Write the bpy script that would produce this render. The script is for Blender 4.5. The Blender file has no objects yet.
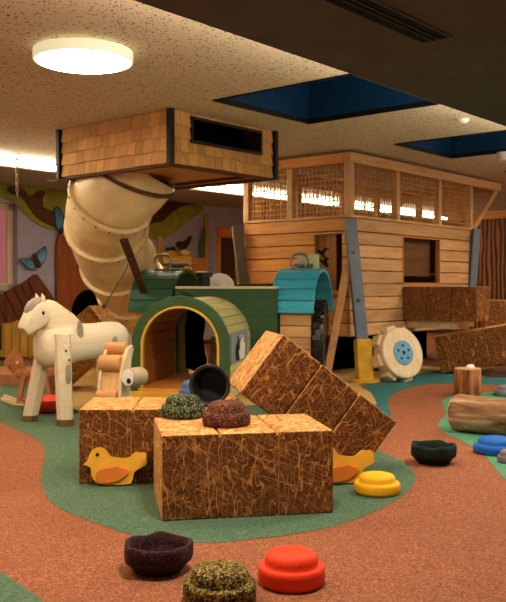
import bpy, bmesh, math, random
from mathutils import Vector, Matrix
from mathutils.geometry import tessellate_polygon
random.seed(7)
C = bpy.context.scene.collection
PI = math.pi
H, FO, CX, CY = 1.2, 850.0, 253.0, 285.0          # eye height, focal length (px), principal point

# ------------------------------------------------------------------ frames
YAW = math.radians(49.7)
U = Vector((math.cos(YAW), math.sin(YAW), 0)); V = Vector((-U.y, U.x, 0))
O = Vector((-0.369, 8.04, 0))
ROOM = Matrix.Translation(O) @ Matrix.Rotation(YAW, 4, 'Z')

def fr(x, y, z=0, yaw=0):
    return Matrix.Translation((x, y, z)) @ Matrix.Rotation(math.radians(yaw), 4, 'Z')
def at(px, py, d):
    return Vector(((px-CX)/FO*d, d, H-(py-CY)/FO*d))
def flo(px, py, z=0.0):
    return at(px, py, FO*(H-z)/(py-CY))
def onwall(px, py, T):
    """room-frame (s, z) of the point of the plane t = T seen at a pixel"""
    r = ROOM.inverted()
    c = r @ Vector((0, 0, 0)); e = r @ Vector(((px-CX)/FO, 1, 0)); dd = e-c
    d = (T-c.y)/dd.y
    return c.x+d*dd.x, H-(py-CY)/FO*d

# ------------------------------------------------------------------ object helpers
def obj(name, bm, mat, parent=None, M=None, bevel=0, smooth=False, seg=2):
    me = bpy.data.meshes.new(name)
    bmesh.ops.recalc_face_normals(bm, faces=bm.faces[:])
    bm.to_mesh(me); bm.free()
    mats = mat if isinstance(mat, (list, tuple)) else [mat]
    for m in mats: me.materials.append(m)
    o = bpy.data.objects.new(name, me); C.objects.link(o)
    if parent is not None: o.parent = parent
    if M is not None: o.matrix_local = M
    if smooth:
        for p in me.polygons: p.use_smooth = True
        me.set_sharp_from_angle(angle=math.radians(50 if smooth is True else smooth))
    if bevel:
        b = o.modifiers.new('bevel', 'BEVEL'); b.width = bevel; b.segments = seg; b.limit_method = 'ANGLE'; b.angle_limit = math.radians(40)
    return o
def tag(o, label, cat, group=None, kind=None):
    o['label'] = label; o['category'] = cat
    if group: o['group'] = group
    if kind: o['kind'] = kind
    return o
def thing(name, label, cat, M, group=None):
    o = bpy.data.objects.new(name, None); C.objects.link(o); o.empty_display_size = .1
    o.matrix_local = M
    return tag(o, label, cat, group)
def struct(name, bm, mat, M=None, parent=None, **k):
    o = obj(name, bm, mat, parent, M, **k)
    if parent is None: o['kind'] = 'structure'
    return o
def dup(src, M, label, group=None, mats=None):
    r = src.copy(); C.objects.link(r); r.matrix_local = M; r['label'] = label
    if group: r['group'] = group
    for ch in list(src.children):
        c = ch.copy(); C.objects.link(c); c.parent = r
        for g in list(ch.children):
            e = g.copy(); C.objects.link(e); e.parent = c
    return r
def BM(): return bmesh.new()

# ------------------------------------------------------------------ shape helpers
def box(bm, x0, x1, y0, y1, z0, z1, M=None, mi=0):
    vs = [bm.verts.new((M @ Vector(p)) if M else Vector(p)) for p in
          [(x0,y0,z0),(x1,y0,z0),(x1,y1,z0),(x0,y1,z0),(x0,y0,z1),(x1,y0,z1),(x1,y1,z1),(x0,y1,z1)]]
    for f in [(0,1,2,3),(4,5,6,7),(0,1,5,4),(1,2,6,5),(2,3,7,6),(3,0,4,7)]:
        bm.faces.new([vs[i] for i in f]).material_index = mi
    return bm
def bar(bm, a, b, w, h, up=(0,0,1), mi=0):
    a, b = Vector(a), Vector(b); z = b-a; L = z.length; z.normalize()
    x = Vector(up).cross(z)
    if x.length < 1e-4: x = Vector((1,0,0)).cross(z)
    x.normalize(); y = z.cross(x)
    M = Matrix((x, y, z)).transposed().to_4x4(); M.translation = a
    return box(bm, -w/2, w/2, -h/2, h/2, 0, L, M, mi)
def prism(bm, pts, M, t0, t1, mi=0):
    """2-D outline (a, b) in M's XZ plane, thickness along Y from t0 to t1"""
    a = [bm.verts.new(M @ Vector((p[0], t0, p[1]))) for p in pts]
    b = [bm.verts.new(M @ Vector((p[0], t1, p[1]))) for p in pts]
    fs = [bm.faces.new(a), bm.faces.new(b)]
    n = len(pts)
    for i in range(n): bm.faces.new([a[i], a[(i+1)%n], b[(i+1)%n], b[i]]).material_index = mi
    for f in fs: f.material_index = mi
    bmesh.ops.triangulate(bm, faces=fs, ngon_method='EAR_CLIP')
    return bm
def lathe(bm, prof, M=None, n=32, wob=None, closed=False):
    rings = []
    for k, (r, z) in enumerate(prof):
        row = []
        for i in range(n):
            a = 2*PI*i/n
            rr, zz = (r, z) if wob is None else wob(r, z, a, k)
            p = Vector((rr*math.cos(a), rr*math.sin(a), zz))
            row.append(bm.verts.new(M @ p if M else p))
        rings.append(row)
    for k in range(len(rings)-1):
        for i in range(n):
            j = (i+1) % n
            bm.faces.new([rings[k][i], rings[k][j], rings[k+1][j], rings[k+1][i]])
    if prof[0][0] > 1e-5: bm.faces.new(rings[0])
    if prof[-1][0] > 1e-5: bm.faces.new(rings[-1])
    bmesh.ops.remove_doubles(bm, verts=bm.verts[:], dist=1e-5)
    return bm
def loft(bm, secs, cap=True):
    rows = [[bm.verts.new(p) for p in s] for s in secs]
    n = len(rows[0])
    for k in range(len(rows)-1):
        for i in range(n):
            j = (i+1) % n
            bm.faces.new([rows[k][i], rows[k][j], rows[k+1][j], rows[k+1][i]])
    if cap:
        bm.faces.new(rows[0]); bm.faces.new(rows[-1])
    return bm
def spline(pts, n=8):
    P = [Vector(p) for p in pts]; P = [2*P[0]-P[1]]+P+[2*P[-1]-P[-2]]
    out = []
    for i in range(1, len(P)-2):
        for k in range(n):
            t = k/n
            a, b, c, d = P[i-1], P[i], P[i+1], P[i+2]
            out.append(.5*((2*b)+(c-a)*t+(2*a-5*b+4*c-d)*t*t+(3*b-a-3*c+d)*t**3))
    out.append(P[-2])
    return out
def tube(bm, pts, r, n=10, closed=False, cap=True):
    pts = [Vector(p) for p in pts]; N = len(pts)
    secs = []; ref = None
    for i, p in enumerate(pts):
        if closed: tg = pts[(i+1)%N]-pts[i-1]
        else: tg = pts[min(i+1, N-1)]-pts[max(i-1, 0)]
        tg.normalize()
        if ref is None:
            ref = Vector((0,0,1)) if abs(tg.z) < .9 else Vector((1,0,0))
        x = (ref-tg*ref.dot(tg)).normalized(); ref = x; y = tg.cross(x)
        rr = r[i] if isinstance(r, (list, tuple)) else r
        secs.append([p+rr*(x*math.cos(2*PI*k/n)+y*math.sin(2*PI*k/n)) for k in range(n)])
    if closed: secs.append(secs[0])
    loft(bm, secs, cap and not closed)
    if closed: bmesh.ops.remove_doubles(bm, verts=bm.verts[:], dist=1e-6)
    return bm
def chaikin(P, it=2):
    for _ in range(it):
        Q = []
        for i in range(len(P)):
            a, b = Vector(P[i]), Vector(P[(i+1)%len(P)])
            Q += [a*.75+b*.25, a*.25+b*.75]
        P = Q
    return P

# ------------------------------------------------------------------ materials
def lin(c): return tuple(((v/255)/12.92 if v/255 <= .04045 else ((v/255+.055)/1.055)**2.4) for v in c)+(1,)
class N:
    def __init__(s, name, rough=.6, spec=.3):
        s.m = bpy.data.materials.new(name); s.m.use_nodes = True
        s.t = s.m.node_tree; s.b = s.t.nodes['Principled BSDF']
        s.b.inputs['Roughness'].default_value = rough; s.b.inputs['Specular IOR Level'].default_value = spec
        s.co = s.n('ShaderNodeTexCoord').outputs['Object']
    def n(s, ty, **k):
        d = s.t.nodes.new(ty)
        for a, v in k.items(): setattr(d, a, v)
        return d
    def l(s, a, b): s.t.links.new(a, b)
    def map(s, scale=(1,1,1), rot=(0,0,0), loc=(0,0,0), src=None):
        d = s.n('ShaderNodeMapping'); d.inputs['Scale'].default_value = scale
        d.inputs['Rotation'].default_value = rot; d.inputs['Location'].default_value = loc
        s.l(src or s.co, d.inputs['Vector']); return d.outputs[0]
    def noise(s, vec, scale, detail=2, rough=.5, dist=0):
        d = s.n('ShaderNodeTexNoise'); s.l(vec, d.inputs['Vector'])
        d.inputs['Scale'].default_value = scale; d.inputs['Detail'].default_value = detail
        d.inputs['Roughness'].default_value = rough; d.inputs['Distortion'].default_value = dist
        return d.outputs['Fac']
    def vor(s, vec, scale, out='Distance', feature='F1'):
        d = s.n('ShaderNodeTexVoronoi', feature=feature); s.l(vec, d.inputs['Vector']); d.inputs['Scale'].default_value = scale
        return d.outputs[out]
    def math(s, op, a, b=None, clamp=False):
        d = s.n('ShaderNodeMath', operation=op, use_clamp=clamp)
        for i, v in enumerate((a, b)):
            if v is None: continue
            if isinstance(v, (int, float)): d.inputs[i].default_value = v
            else: s.l(v, d.inputs[i])
        return d.outputs[0]
    def ramp(s, fac, stops, interp='LINEAR'):
        d = s.n('ShaderNodeValToRGB'); d.color_ramp.interpolation = interp
        e = d.color_ramp.elements
        while len(e) < len(stops): e.new(.5)
        for k, (p, c) in enumerate(stops): e[k].position = p; e[k].color = c
        s.l(fac, d.inputs[0]); return d.outputs[0]
    def mix(s, fac, a, b, mode='MIX'):
        d = s.n('ShaderNodeMix', data_type='RGBA', blend_type=mode)
        for i, v in ((0, fac), (6, a), (7, b)):
            if isinstance(v, (int, float)): d.inputs[i].default_value = v
            elif isinstance(v, tuple): d.inputs[i].default_value = v
            else: s.l(v, d.inputs[i])
        return d.outputs[2]
    def col(s, c):
        if isinstance(c, tuple): s.b.inputs['Base Color'].default_value = c
        else: s.l(c, s.b.inputs['Base Color'])
        return s
    def bump(s, h, strength=.3, dist=.01):
        d = s.n('ShaderNodeBump'); d.inputs['Strength'].default_value = strength; d.inputs['Distance'].default_value = dist
        s.l(h, d.inputs['Height']); s.l(d.outputs[0], s.b.inputs['Normal']); return s
    def island(s): return s.n('ShaderNodeNewGeometry').outputs['Random Per Island']
    def objrand(s): return s.n('ShaderNodeObjectInfo').outputs['Random']

def wood(name, c1, c2, axis=0, k=1.0, rough=.55, isl=.35, knots=False):
    m = N(name, rough, .25)
    sc = [14*k]*3; sc[axis] = 1.1*k
    i = m.island()
    off = m.n('ShaderNodeVectorMath', operation='ADD')
    m.l(m.map(tuple(sc)), off.inputs[0])
    cx = m.n('ShaderNodeCombineXYZ'); m.l(m.math('MULTIPLY', i, 37.0), cx.inputs[0]); m.l(m.math('MULTIPLY', i, 91.0), cx.inputs[1]); m.l(m.math('MULTIPLY', i, 53.0), cx.inputs[2])
    m.l(cx.outputs[0], off.inputs[1]); vec = off.outputs[0]
    f = m.noise(vec, 1.6, 3, .6, .6)
    g = m.noise(vec, 6, 2, .6)
    f = m.math('ADD', m.math('MULTIPLY', f, .7), m.math('MULTIPLY', g, .3))
    c = m.ramp(f, [(.3, lin(c2)), (.62, lin(c1))])
    if knots:
        ks = [5.0]*3; ks[axis] = 2.2
        v = m.vor(m.map(tuple(ks)), 1.0)
        c = m.mix(m.ramp(v, [(.03, (.8,.8,.8,1)), (.09, (0,0,0,1))]), c, lin(tuple(int(q*.55) for q in c2)))
    br = m.math('ADD', m.math('MULTIPLY', i, isl), 1-isl*.55)
    bc = m.n('ShaderNodeCombineColor'); [m.l(br, bc.inputs[q]) for q in range(3)]
    c = m.mix(1.0, c, bc.outputs[0], 'MULTIPLY')
    m.col(c).bump(f, .15, .004)
    return m.m
def paint(name, c, rough=.5, var=.12, spec=.3, metal=0):
    m = N(name, rough, spec); f = m.noise(m.map((1,1,1)), 6, 3)
    a = lin(tuple(max(0, int(q*(1-var))) for q in c)); b = lin(tuple(min(255, int(q*(1+var))) for q in c))
    m.col(m.ramp(f, [(.3, a), (.7, b)])).bump(m.noise(m.map((1,1,1)), 60, 2), .05, .002)
    m.b.inputs['Metallic'].default_value = metal
    return m.m
def hay(name, base, mid, hi):
    m = N(name, .85, .1)
    # flat coordinates on each face of the block, so strands lie in the face
    tn = m.n('ShaderNodeTexCoord').outputs['Normal']; sn = m.n('ShaderNodeSeparateXYZ'); m.l(tn, sn.inputs[0])
    sp = m.n('ShaderNodeSeparateXYZ'); m.l(m.co, sp.inputs[0])
    ax = m.math('GREATER_THAN', m.math('ABSOLUTE', sn.outputs[0]), .6); ay = m.math('GREATER_THAN', m.math('ABSOLUTE', sn.outputs[1]), .6)
    def pick(f, a, b): return m.math('ADD', a, m.math('MULTIPLY', f, m.math('SUBTRACT', b, a)))
    cx = m.n('ShaderNodeCombineXYZ')
    m.l(pick(ax, sp.outputs[0], sp.outputs[1]), cx.inputs[0])
    m.l(pick(m.math('MAXIMUM', ax, ay), sp.outputs[1], sp.outputs[2]), cx.inputs[1])
    rnd = m.math('MULTIPLY', m.objrand(), 5.0)
    m.l(m.math('ADD', rnd, m.math('ADD', m.math('MULTIPLY', ax, .7), m.math('MULTIPLY', ay, .3))), cx.inputs[2])
    uv = cx.outputs[0]
    def layer(rz, seed, w, st, ac):
        v = m.map((st, ac, 9), (0,0,0), (seed, seed*.7, seed*1.3), m.map((1,1,1), (0, 0, rz), (0,0,0), uv))
        f = m.noise(v, 1.0, 0, .3, .08)
        return m.math('LESS_THAN', m.math('ABSOLUTE', m.math('SUBTRACT', f, .5)), w)
    c = m.ramp(m.noise(m.co, 11, 4, .7), [(.35, lin(base)), (.65, lin(tuple(int(a*.6+b*.4) for a, b in zip(base, mid))))])
    hs = None; K = 9
    for k in range(K):
        f = layer(k*PI/K*4+random.uniform(-.2,.2), 3.1*k+1, .008+.004*(k % 3), 4.4+1.0*(k % 3), 32+8*(k % 4))
        t = (k/(K-1))**1.3
        c = m.mix(f, c, lin(tuple(int(a*(1-t)+b*t) for a, b in zip(mid, hi))))
        hs = f if hs is None else m.math('MAXIMUM', hs, f)
    m.col(c).bump(hs, .5, .008)
    return m.m
def rubber(name, c, dark, light):
    m = N(name, .9, .1)
    w = m.vor(m.map((1,1,1)), 150, 'Color')
    sep = m.n('ShaderNodeSeparateColor'); m.l(w, sep.inputs[0])
    cc = m.ramp(sep.outputs[0], [(0, lin(dark)), (.3, lin(c)), (.7, lin(c)), (1, lin(light))])
    big = m.noise(m.map((1,1,1)), 1.3, 3)
    cc = m.mix(m.math('MULTIPLY', big, .35), cc, lin(dark))
    m.col(cc).bump(m.vor(m.map((1,1,1)), 150), .25, .002)
    return m.m
def foam(name, base, specks, rough=.75, dens=95, bs=.5):
    m = N(name, rough, .2)
    w = m.vor(m.map((1,1,1)), dens, 'Color')
    sep = m.n('ShaderNodeSeparateColor'); m.l(w, sep.inputs[0])
    st = [(0, lin(base))]
    n = len(specks)
    for i, (p, c) in enumerate(specks): st.append((p, lin(c)))
    m.col(m.ramp(sep.outputs[0], st, 'CONSTANT')).bump(m.vor(m.map((1,1,1)), dens), bs, .006)
    return m.m
def emit(name, c, s):
    m = bpy.data.materials.new(name); m.use_nodes = True; t = m.node_tree
    b = t.nodes['Principled BSDF']; b.inputs['Base Color'].default_value = (.8,.8,.8,1)
    b.inputs['Emission Color'].default_value = c; b.inputs['Emission Strength'].default_value = s
    return m

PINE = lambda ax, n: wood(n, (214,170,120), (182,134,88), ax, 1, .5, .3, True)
M_pine_x = PINE(0, 'pine_x'); M_pine_y = wood('pine_y_warm_lit', (224,160,86), (190,122,56), 1, 1, .5, .3, True); M_pine_z = PINE(2, 'pine_z')  # pine_y is oranger: warm light on the cabin's left face, put into colour
M_shingle = wood('shingle', (232,184,116), (204,150,88), 2, 1.2, .7, .35)
M_brown = wood('brown_beam', (96,62,40), (66,40,26), 0, 1, .6, .2)
M_brown_z = wood('brown_board', (88,52,32), (58,34,22), 2, 1, .6, .3)
M_orange_wood = wood('orange_wood', (214,142,70), (186,112,48), 0, .8, .45, .2)
M_roll = wood('roll_wood', (206,154,98), (186,130,76), 0, .8, .45, .1)
M_pale_wood = wood('pale_wood', (226,204,168), (204,178,138), 2, .7, .5, .15)
M_pale_wood_x = wood('pale_wood_x', (226,200,160), (204,174,130), 0, .7, .5, .15)
M_trunk = wood('mural_trunk', (140,78,38), (104,54,24), 2, .6, .6, .25)
M_branch = wood('mural_branch', (92,58,38), (62,38,26), 0, .8, .6, .2)
M_wavy = None
M_green = wood('green_planks', (50,94,72), (36,74,54), 0, .8, .5, .3)
M_green_p = paint('green_paint', (58,86,50), .5, .1)
M_green_pale = wood('olive_slats', (206,202,140), (182,178,116), 1, .8, .5, .3)
M_green_front = wood('green_hood', (56,90,58), (42,72,46), 0, .7, .5, .12)
M_teal = wood('teal_planks', (66,176,210), (40,146,180), 0, .8, .5, .3)
M_yellow = paint('yellow_paint', (206,160,44), .5, .08)
M_yellow_w = wood('yellow_wood', (186,148,62), (158,120,44), 2, .7, .5, .3)
M_horse = wood('horse_cream', (222,210,184), (206,190,160), 0, .5, .5, .05)
M_horse_grey = paint('horse_grey', (150,140,126), .6, .15)
M_hoof = paint('hoof_brown', (104,74,48), .6)
M_redhorse = wood('rocking_wood', (172,112,70), (140,86,52), 2, 1, .5, .2)
M_pole = wood('pole_wood', (186,134,84), (150,100,60), 2, 1, .5, .2)
M_black = paint('black_paint', (18,17,17), .5)
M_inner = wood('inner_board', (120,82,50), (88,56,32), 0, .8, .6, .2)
M_stencil = wood('stencil_board', (186,130,78), (150,98,56), 2, .8, .5, .1)
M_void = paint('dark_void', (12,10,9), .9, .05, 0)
M_rubber_black = paint('tyre_black', (26,26,28), .35, .2, .5)
M_steel = paint('grey_steel', (94,106,124), .4, .06, .5)
M_steel_br = paint('brown_grey_post', (104,92,80), .5, .08)
M_metal = paint('bright_metal', (128,122,114), .3, .05, .5, .9)
M_white = paint('white_paint', (236,232,222), .5, .04)
M_tube = paint('cream_plastic', (226,202,154), .38, .05, .4)
M_bolt = paint('bolt_brown', (120,92,62), .4, .1, .5, .5)
M_hub = paint('hub_blue', (96,154,190), .5, .06)
M_blueplate = paint('sign_blue', (128,140,150), .5, .05)
M_wall = paint('lilac_wall', (160,160,184), .85, .03, .1)
M_dark_soffit = paint('dark_soffit', (88,86,88), .8, .06, .1)
M_recess = paint('recess_navy', (18,62,104), .5, .05, .2)
M_navy_rim = paint('recess_rim', (10,14,20), .6, .05, .3)
M_lime = paint('mural_lime', (136,140,52), .7, .12)
M_leaf = paint('leaf_green', (62,88,44), .6, .12)
M_wing = paint('wing_blue', (78,132,168), .6, .3)
M_wing_dk = paint('wing_dark', (48,66,84), .6, .2)
M_bug = paint('bug_brown', (52,36,26), .6)
M_roof = wood('hut_roof', (98,50,30), (66,32,20), 2, 1, .6, .4)
M_soffit_w = paint('white_soffit', (150,144,138), .85, .03, .1)
M_net = paint('net_cord', (206,154,94), .8, .1, .1)
M_yboard = paint('board_yellow', (232,198,84), .5, .06)
M_duck = paint('duck_yellow', (226,166,48), .5, .06)
M_duck_w = paint('duck_wing_orange', (214,116,38), .5, .08)
M_red_foam = foam('red_foam', (226,56,20), [(.0, (226,56,20)), (.9, (218,50,18))], .6, 120, .06)
M_yel_foam = foam('yellow_foam', (240,176,26), [(.0, (240,176,26)), (.9, (230,164,22))], .6, 120, .06)
M_blue_foam = foam('blue_foam', (22,88,170), [(.0, (22,88,170)), (.9, (18,80,160))], .6, 120, .06)
M_green_spk = foam('green_speckled_foam', (22,34,28), [(.0, (18,26,22)), (.45, (36,56,40)), (.72, (96,104,60)), (.88, (150,142,90))], .75, 170, .22)
M_brown_spk = foam('brown_speckled_foam', (44,24,20), [(.0, (36,20,18)), (.35, (92,48,34)), (.65, (132,74,44)), (.9, (70,30,26))], .75, 170, .22)
M_yb_spk = foam('black_yellow_speckled_foam', (30,26,18), [(.0, (22,20,14)), (.35, (60,48,22)), (.6, (130,104,34)), (.85, (176,144,52))], .75, 170, .22)
M_bowl_r = foam('dark_red_foam', (34,14,16), [(.0, (30,12,15)), (.6, (58,18,22)), (.9, (92,32,32))], .75, 170, .22)
M_bowl_g = foam('dark_green_foam', (14,26,24), [(.0, (12,22,20)), (.7, (22,44,38))], .75, 170, .22)
M_grey_st = paint('grey_foam', (120,120,130), .8, .15)
M_red_pl = paint('red_plastic', (210,58,20), .4, .06)
M_bucket = paint('bucket_black', (34,32,30), .5, .2)
M_hay = hay('hay', (74,42,20), (112,68,33), (176,118,60))
def chips():
    m = N('straw_chips', .8, .15)
    def lay(rz, sc, sd):
        v = m.map((sc, sc*2.6, sc*1.6), (0,0,0), (sd, sd, sd), m.map((1,1,1), (.4, .3, rz)))
        sp = m.n('ShaderNodeSeparateColor'); m.l(m.vor(v, 1.0, 'Color'), sp.inputs[0]); return sp.outputs[0], sp.outputs[1]
    a, a2 = lay(.5, 22, 0); b, b2 = lay(2.1, 26, 4)
    c1 = m.ramp(a, [(0, lin((150,96,48))), (.5, lin((190,134,74))), (1, lin((214,164,100)))])
    c2 = m.ramp(b, [(0, lin((138,86,42))), (.6, lin((196,142,82))), (1, lin((222,176,114)))])
    c = m.mix(m.math('GREATER_THAN', b2, .5), c1, c2)
    m.col(c).bump(a, .2, .003); return m.m
M_chips = chips()
M_bark = None
M_end = wood('log_end', (214,176,128), (178,136,92), 0, .8, .7, .1)
def bark(name, a, b, c, axis):
    m = N(name, .85, .15); sc = [9]*3; sc[axis] = 1.3
    f = m.noise(m.map(tuple(sc)), 1.5, 4, .65, .5)
    m.col(m.ramp(f, [(.3, lin(a)), (.5, lin(b)), (.68, lin(c))])).bump(f, .6, .012)
    return m.m
M_bark_z = bark('bark_stump', (70,38,20), (140,86,48), (186,130,80), 2)
M_bark_x = bark('bark_log', (76,50,34), (134,98,68), (186,158,124), 0)
def wavy():
    m = N('wavy_wood', .6, .25)
    w = m.n('ShaderNodeTexWave', wave_type='BANDS', bands_direction='Y')
    m.l(m.map((1,1,.28)), w.inputs['Vector']); w.inputs['Scale'].default_value = 3.6
    w.inputs['Distortion'].default_value = 5; w.inputs['Detail'].default_value = 1.5; w.inputs['Detail Scale'].default_value = 1.4
    m.col(m.ramp(w.outputs['Fac'], [(.1, lin((54,28,13))), (.45, lin((126,76,38))), (.9, lin((164,104,56)))])).bump(w.outputs['Fac'], .6, .02)
    return m.m
M_wavy = wavy()
def ceiling_mat():
    m = N('acoustic_ceiling', .9, .1)
    v = m.map((1,1,1)); d = m.noise(v, 7, 2)
    vec = m.n('ShaderNodeVectorMath', operation='ADD'); m.l(v, vec.inputs[0])
    s = m.n('ShaderNodeVectorMath', operation='SCALE'); m.l(m.n('ShaderNodeTexNoise').outputs['Color'], s.inputs[0]); s.inputs['Scale'].default_value = .02
    m.l(s.outputs[0], vec.inputs[1])
    a = m.vor(m.map((1.6,1,1), (0,0,.6)), 21); b = m.vor(m.map((1,1.5,1), (0,0,-.3), (3,5,0)), 48)
    f = m.math('MAXIMUM', m.math('LESS_THAN', a, .235), m.math('LESS_THAN', b, .18))
    m.col(m.mix(f, lin((218,204,180)), lin((92,72,52)))).bump(m.math('SUBTRACT', 1.0, f), .5, .004)
    return m.m
M_ceil = ceiling_mat()
FL_O = rubber('rubber_orange', (138,84,58), (98,54,36), (180,120,82))
FL_G = rubber('rubber_green', (78,102,80), (56,78,62), (106,128,98))
FL_T = rubber('rubber_teal', (46,104,108), (34,82,86), (76,132,130))
FL_C = rubber('rubber_moss', (78,134,102), (54,104,78), (112,160,122))
FL_Y = rubber('rubber_tan', (190,156,96), (158,124,72), (214,184,124))
M_lamp = emit('lamp_diffuser', (1,.80,.56,1), 40)
M_cove = emit('cove_led', (1,.86,.66,1), 22)
M_down = emit('downlight_glow', (1,.86,.66,1), 30)
M_pink = emit('window_dusk', (.72,.24,.28,1), .22)
M_pink.node_tree.nodes['Principled BSDF'].inputs['Base Color'].default_value = (.3,.1,.13,1)
M_rim = emit('lamp_rim', (.9,.82,.45,1), .55)

# ------------------------------------------------------------------ the room
ZC, T_BACK, S_RIGHT, T_COVE, Z_COVE = 2.95, 6.36, 14.0, 4.57, 2.81
b = BM(); box(b, -12, 16, -4, 26, -.1, 0); struct('floor', b, FL_O)
def patch(pts, mat, z, it=2):
    P = chaikin([tuple(flo(*p)) for p in pts], it)
    b = BM(); top = [b.verts.new((p.x, p.y, z)) for p in P]; low = [b.verts.new((p.x, p.y, .0003)) for p in P]; n = len(P)
    for t in tessellate_polygon([[Vector((p.x, p.y, 0)) for p in P]]): b.faces.new([top[k] for k in t])
    for k in range(n): b.faces.new([top[k], top[(k+1)%n], low[(k+1)%n], low[k]])
    o = struct('floor', b, mat); return o
patch([(-70,410),(0,421),(13,428),(32,435),(43,445),(46,454),(43,464),(40,480),(47,500),(65,512),(100,525),(130,535),(165,541),(210,544),(253,539),
       (293,535),(333,527),(368,515),(398,500),(413,487),(416,477),(409,466),(398,459),(380,452),(355,435),(330,420),(300,398),(250,384),(120,372),(0,362),(-70,362)], FL_G, .002)
patch([(60,412),(140,412),(250,405),(330,402),(380,406),(376,398),(368,390),(356,384),(400,376),(470,370),(380,362),(230,362),(100,366),(60,380)], FL_Y, .003, 1)
patch([(358,387),(370,391),(376,401),(380,415),(388,424),(392,416),(388,407),(388,398),(398,391),(415,386),(438,383),(506,385),(640,388),(640,370),(506,368),(438,371),(419,374),(390,379)], FL_T, .004)
patch([(452,395),(441,400),(444,407),(446,415),(437,424),(441,431),(458,439),(474,448),(484,455),(493,465),(500,475),(512,486),(600,540),(800,560),(800,400),(600,392),(506,391)], FL_C, .0025)
patch([(-40,545),(0,572),(20,585),(45,602),(80,640),(-120,660),(-160,560)], FL_G, .0025)

# ceiling with three square navy light wells
b = BM()
sx = [-8, 0, 1.5, 3.28, 4.78, 6.56, 8.06, S_RIGHT+.2]; ty = [-2.4, -1.55, 0, T_COVE+.12]
for i in range(len(sx)-1):
    for j in range(len(ty)-1):
        if j == 1 and i in (1, 3, 5): continue
        box(b, sx[i], sx[i+1], ty[j], ty[j+1], ZC, ZC+.02)
bmesh.ops.remove_doubles(b, verts=b.verts[:], dist=1e-4)
struct('ceiling', b, M_ceil, ROOM)
for k in range(3):
    s0 = 3.28*k; b = BM(); w = .02; zt = ZC+1.1
    box(b, s0-w, s0, -1.55-w, w, ZC, zt); box(b, s0+1.5, s0+1.5+w, -1.55-w, w, ZC, zt)
    box(b, s0-w, s0+1.5+w, -1.55-w, -1.55, ZC, zt); box(b, s0-w, s0+1.5+w, 0, w, ZC, zt)
    box(b, s0-w, s0+1.5+w, -1.55-w, w, zt, zt+w)
    well = struct('ceiling', b, M_recess, ROOM)
    b = BM(); r = .014
    for (a0, a1, c0, c1) in ((s0-.01, s0+1.51, -1.56, -1.56+r), (s0-.01, s0+1.51, .01-r, .01), (s0-.01, s0-.01+r, -1.56, .01), (s0+1.51-r, s0+1.51, -1.56, .01)):
        box(b, a0, a1, c0, c1, ZC-.012, ZC+.04)
    struct('trim_%d' % (k+1), b, M_navy_rim, ROOM)
# dark lowered ceiling over the viewer, with an air slot
b = BM(); box(b, -8, S_RIGHT, -7, -2.33, 2.6, 3.0); struct('ceiling', b, M_dark_soffit, ROOM)
# lowered pale soffit along the back wall
b = BM(); box(b, -8, S_RIGHT, T_COVE+.12, T_BACK, Z_COVE, Z_COVE+.05); box(b, -8, S_RIGHT, T_COVE, T_COVE+.12, Z_COVE, Z_COVE+.03)
struct('ceiling', b, M_soffit_w, ROOM)
b = BM(); box(b, -3, S_RIGHT-.02, T_COVE+.05, T_COVE+.07, Z_COVE+.035, ZC-.03)
tag(obj('cove_light', b, M_cove, None, ROOM), 'long glowing strip of cove light between ceiling and lowered soffit', 'light')

# back wall with window opening and door
wx0, wz0 = onwall(-40, 290, T_BACK); wx1, wz1 = onwall(17.5, 204, T_BACK)
dx0, _ = onwall(217, 285, T_BACK); dx1, dz1 = onwall(240, 228, T_BACK)
b = BM()
wz1 = onwall(17.5, 204, T_BACK)[1]; wz0 = onwall(17.5, 290, T_BACK)[1]
for (a0, a1, z0, z1) in ((-8, wx0, 0, 3), (wx0, wx1, 0, wz0), (wx0, wx1, wz1, 3), (wx1, dx0, 0, 3), (dx0, dx1, dz1, 3), (dx1, S_RIGHT, 0, 3)):
    box(b, a0, a1, T_BACK, T_BACK+.25, z0, z1)
struct('wall_back', b, M_wall, ROOM)
win = BM(); fz = .11
for (a0, a1, z0, z1) in ((wx0, wx1, wz0, wz0+fz), (wx0, wx1, wz1-fz, wz1), (wx1-fz, wx1, wz0, wz1), (wx0, wx0+fz, wz0, wz1), (wx0+.6, wx0+.66, wz0, wz1)):
    box(win, a0, a1, T_BACK+.12, T_BACK+.19, z0, z1)
w1 = struct('window_1', win, paint('window_frame_cream', (206,186,160), .5, .04), ROOM, bevel=.006)
b = BM(); box(b, wx0+.03, wx1-.03, T_BACK+.15, T_BACK+.16, wz0+.03, wz1-.03); obj('pane', b, M_pink, w1)
b = BM(); box(b, wx0-.03, wx1+.03, T_BACK-.03, T_BACK+.12, wz0-.03, wz0); obj('window_sill', b, M_soffit_w, w1)
b = BM(); fw = .1
for (a0, a1, z0, z1) in ((dx0, dx0+fw, 0, dz1), (dx1-fw, dx1, 0, dz1), (dx0, dx1, dz1-.22, dz1)):
    box(b, a0, a1, T_BACK-.02, T_BACK+.12, z0, z1)
d1 = struct('door_1', b, M_orange_wood, ROOM, bevel=.005)
b = BM(); box(b, dx0+fw, dx1-fw, T_BACK+.05, T_BACK+.1, 0, dz1-.22); obj('door_leaf', b, M_brown_z, d1)
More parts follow.
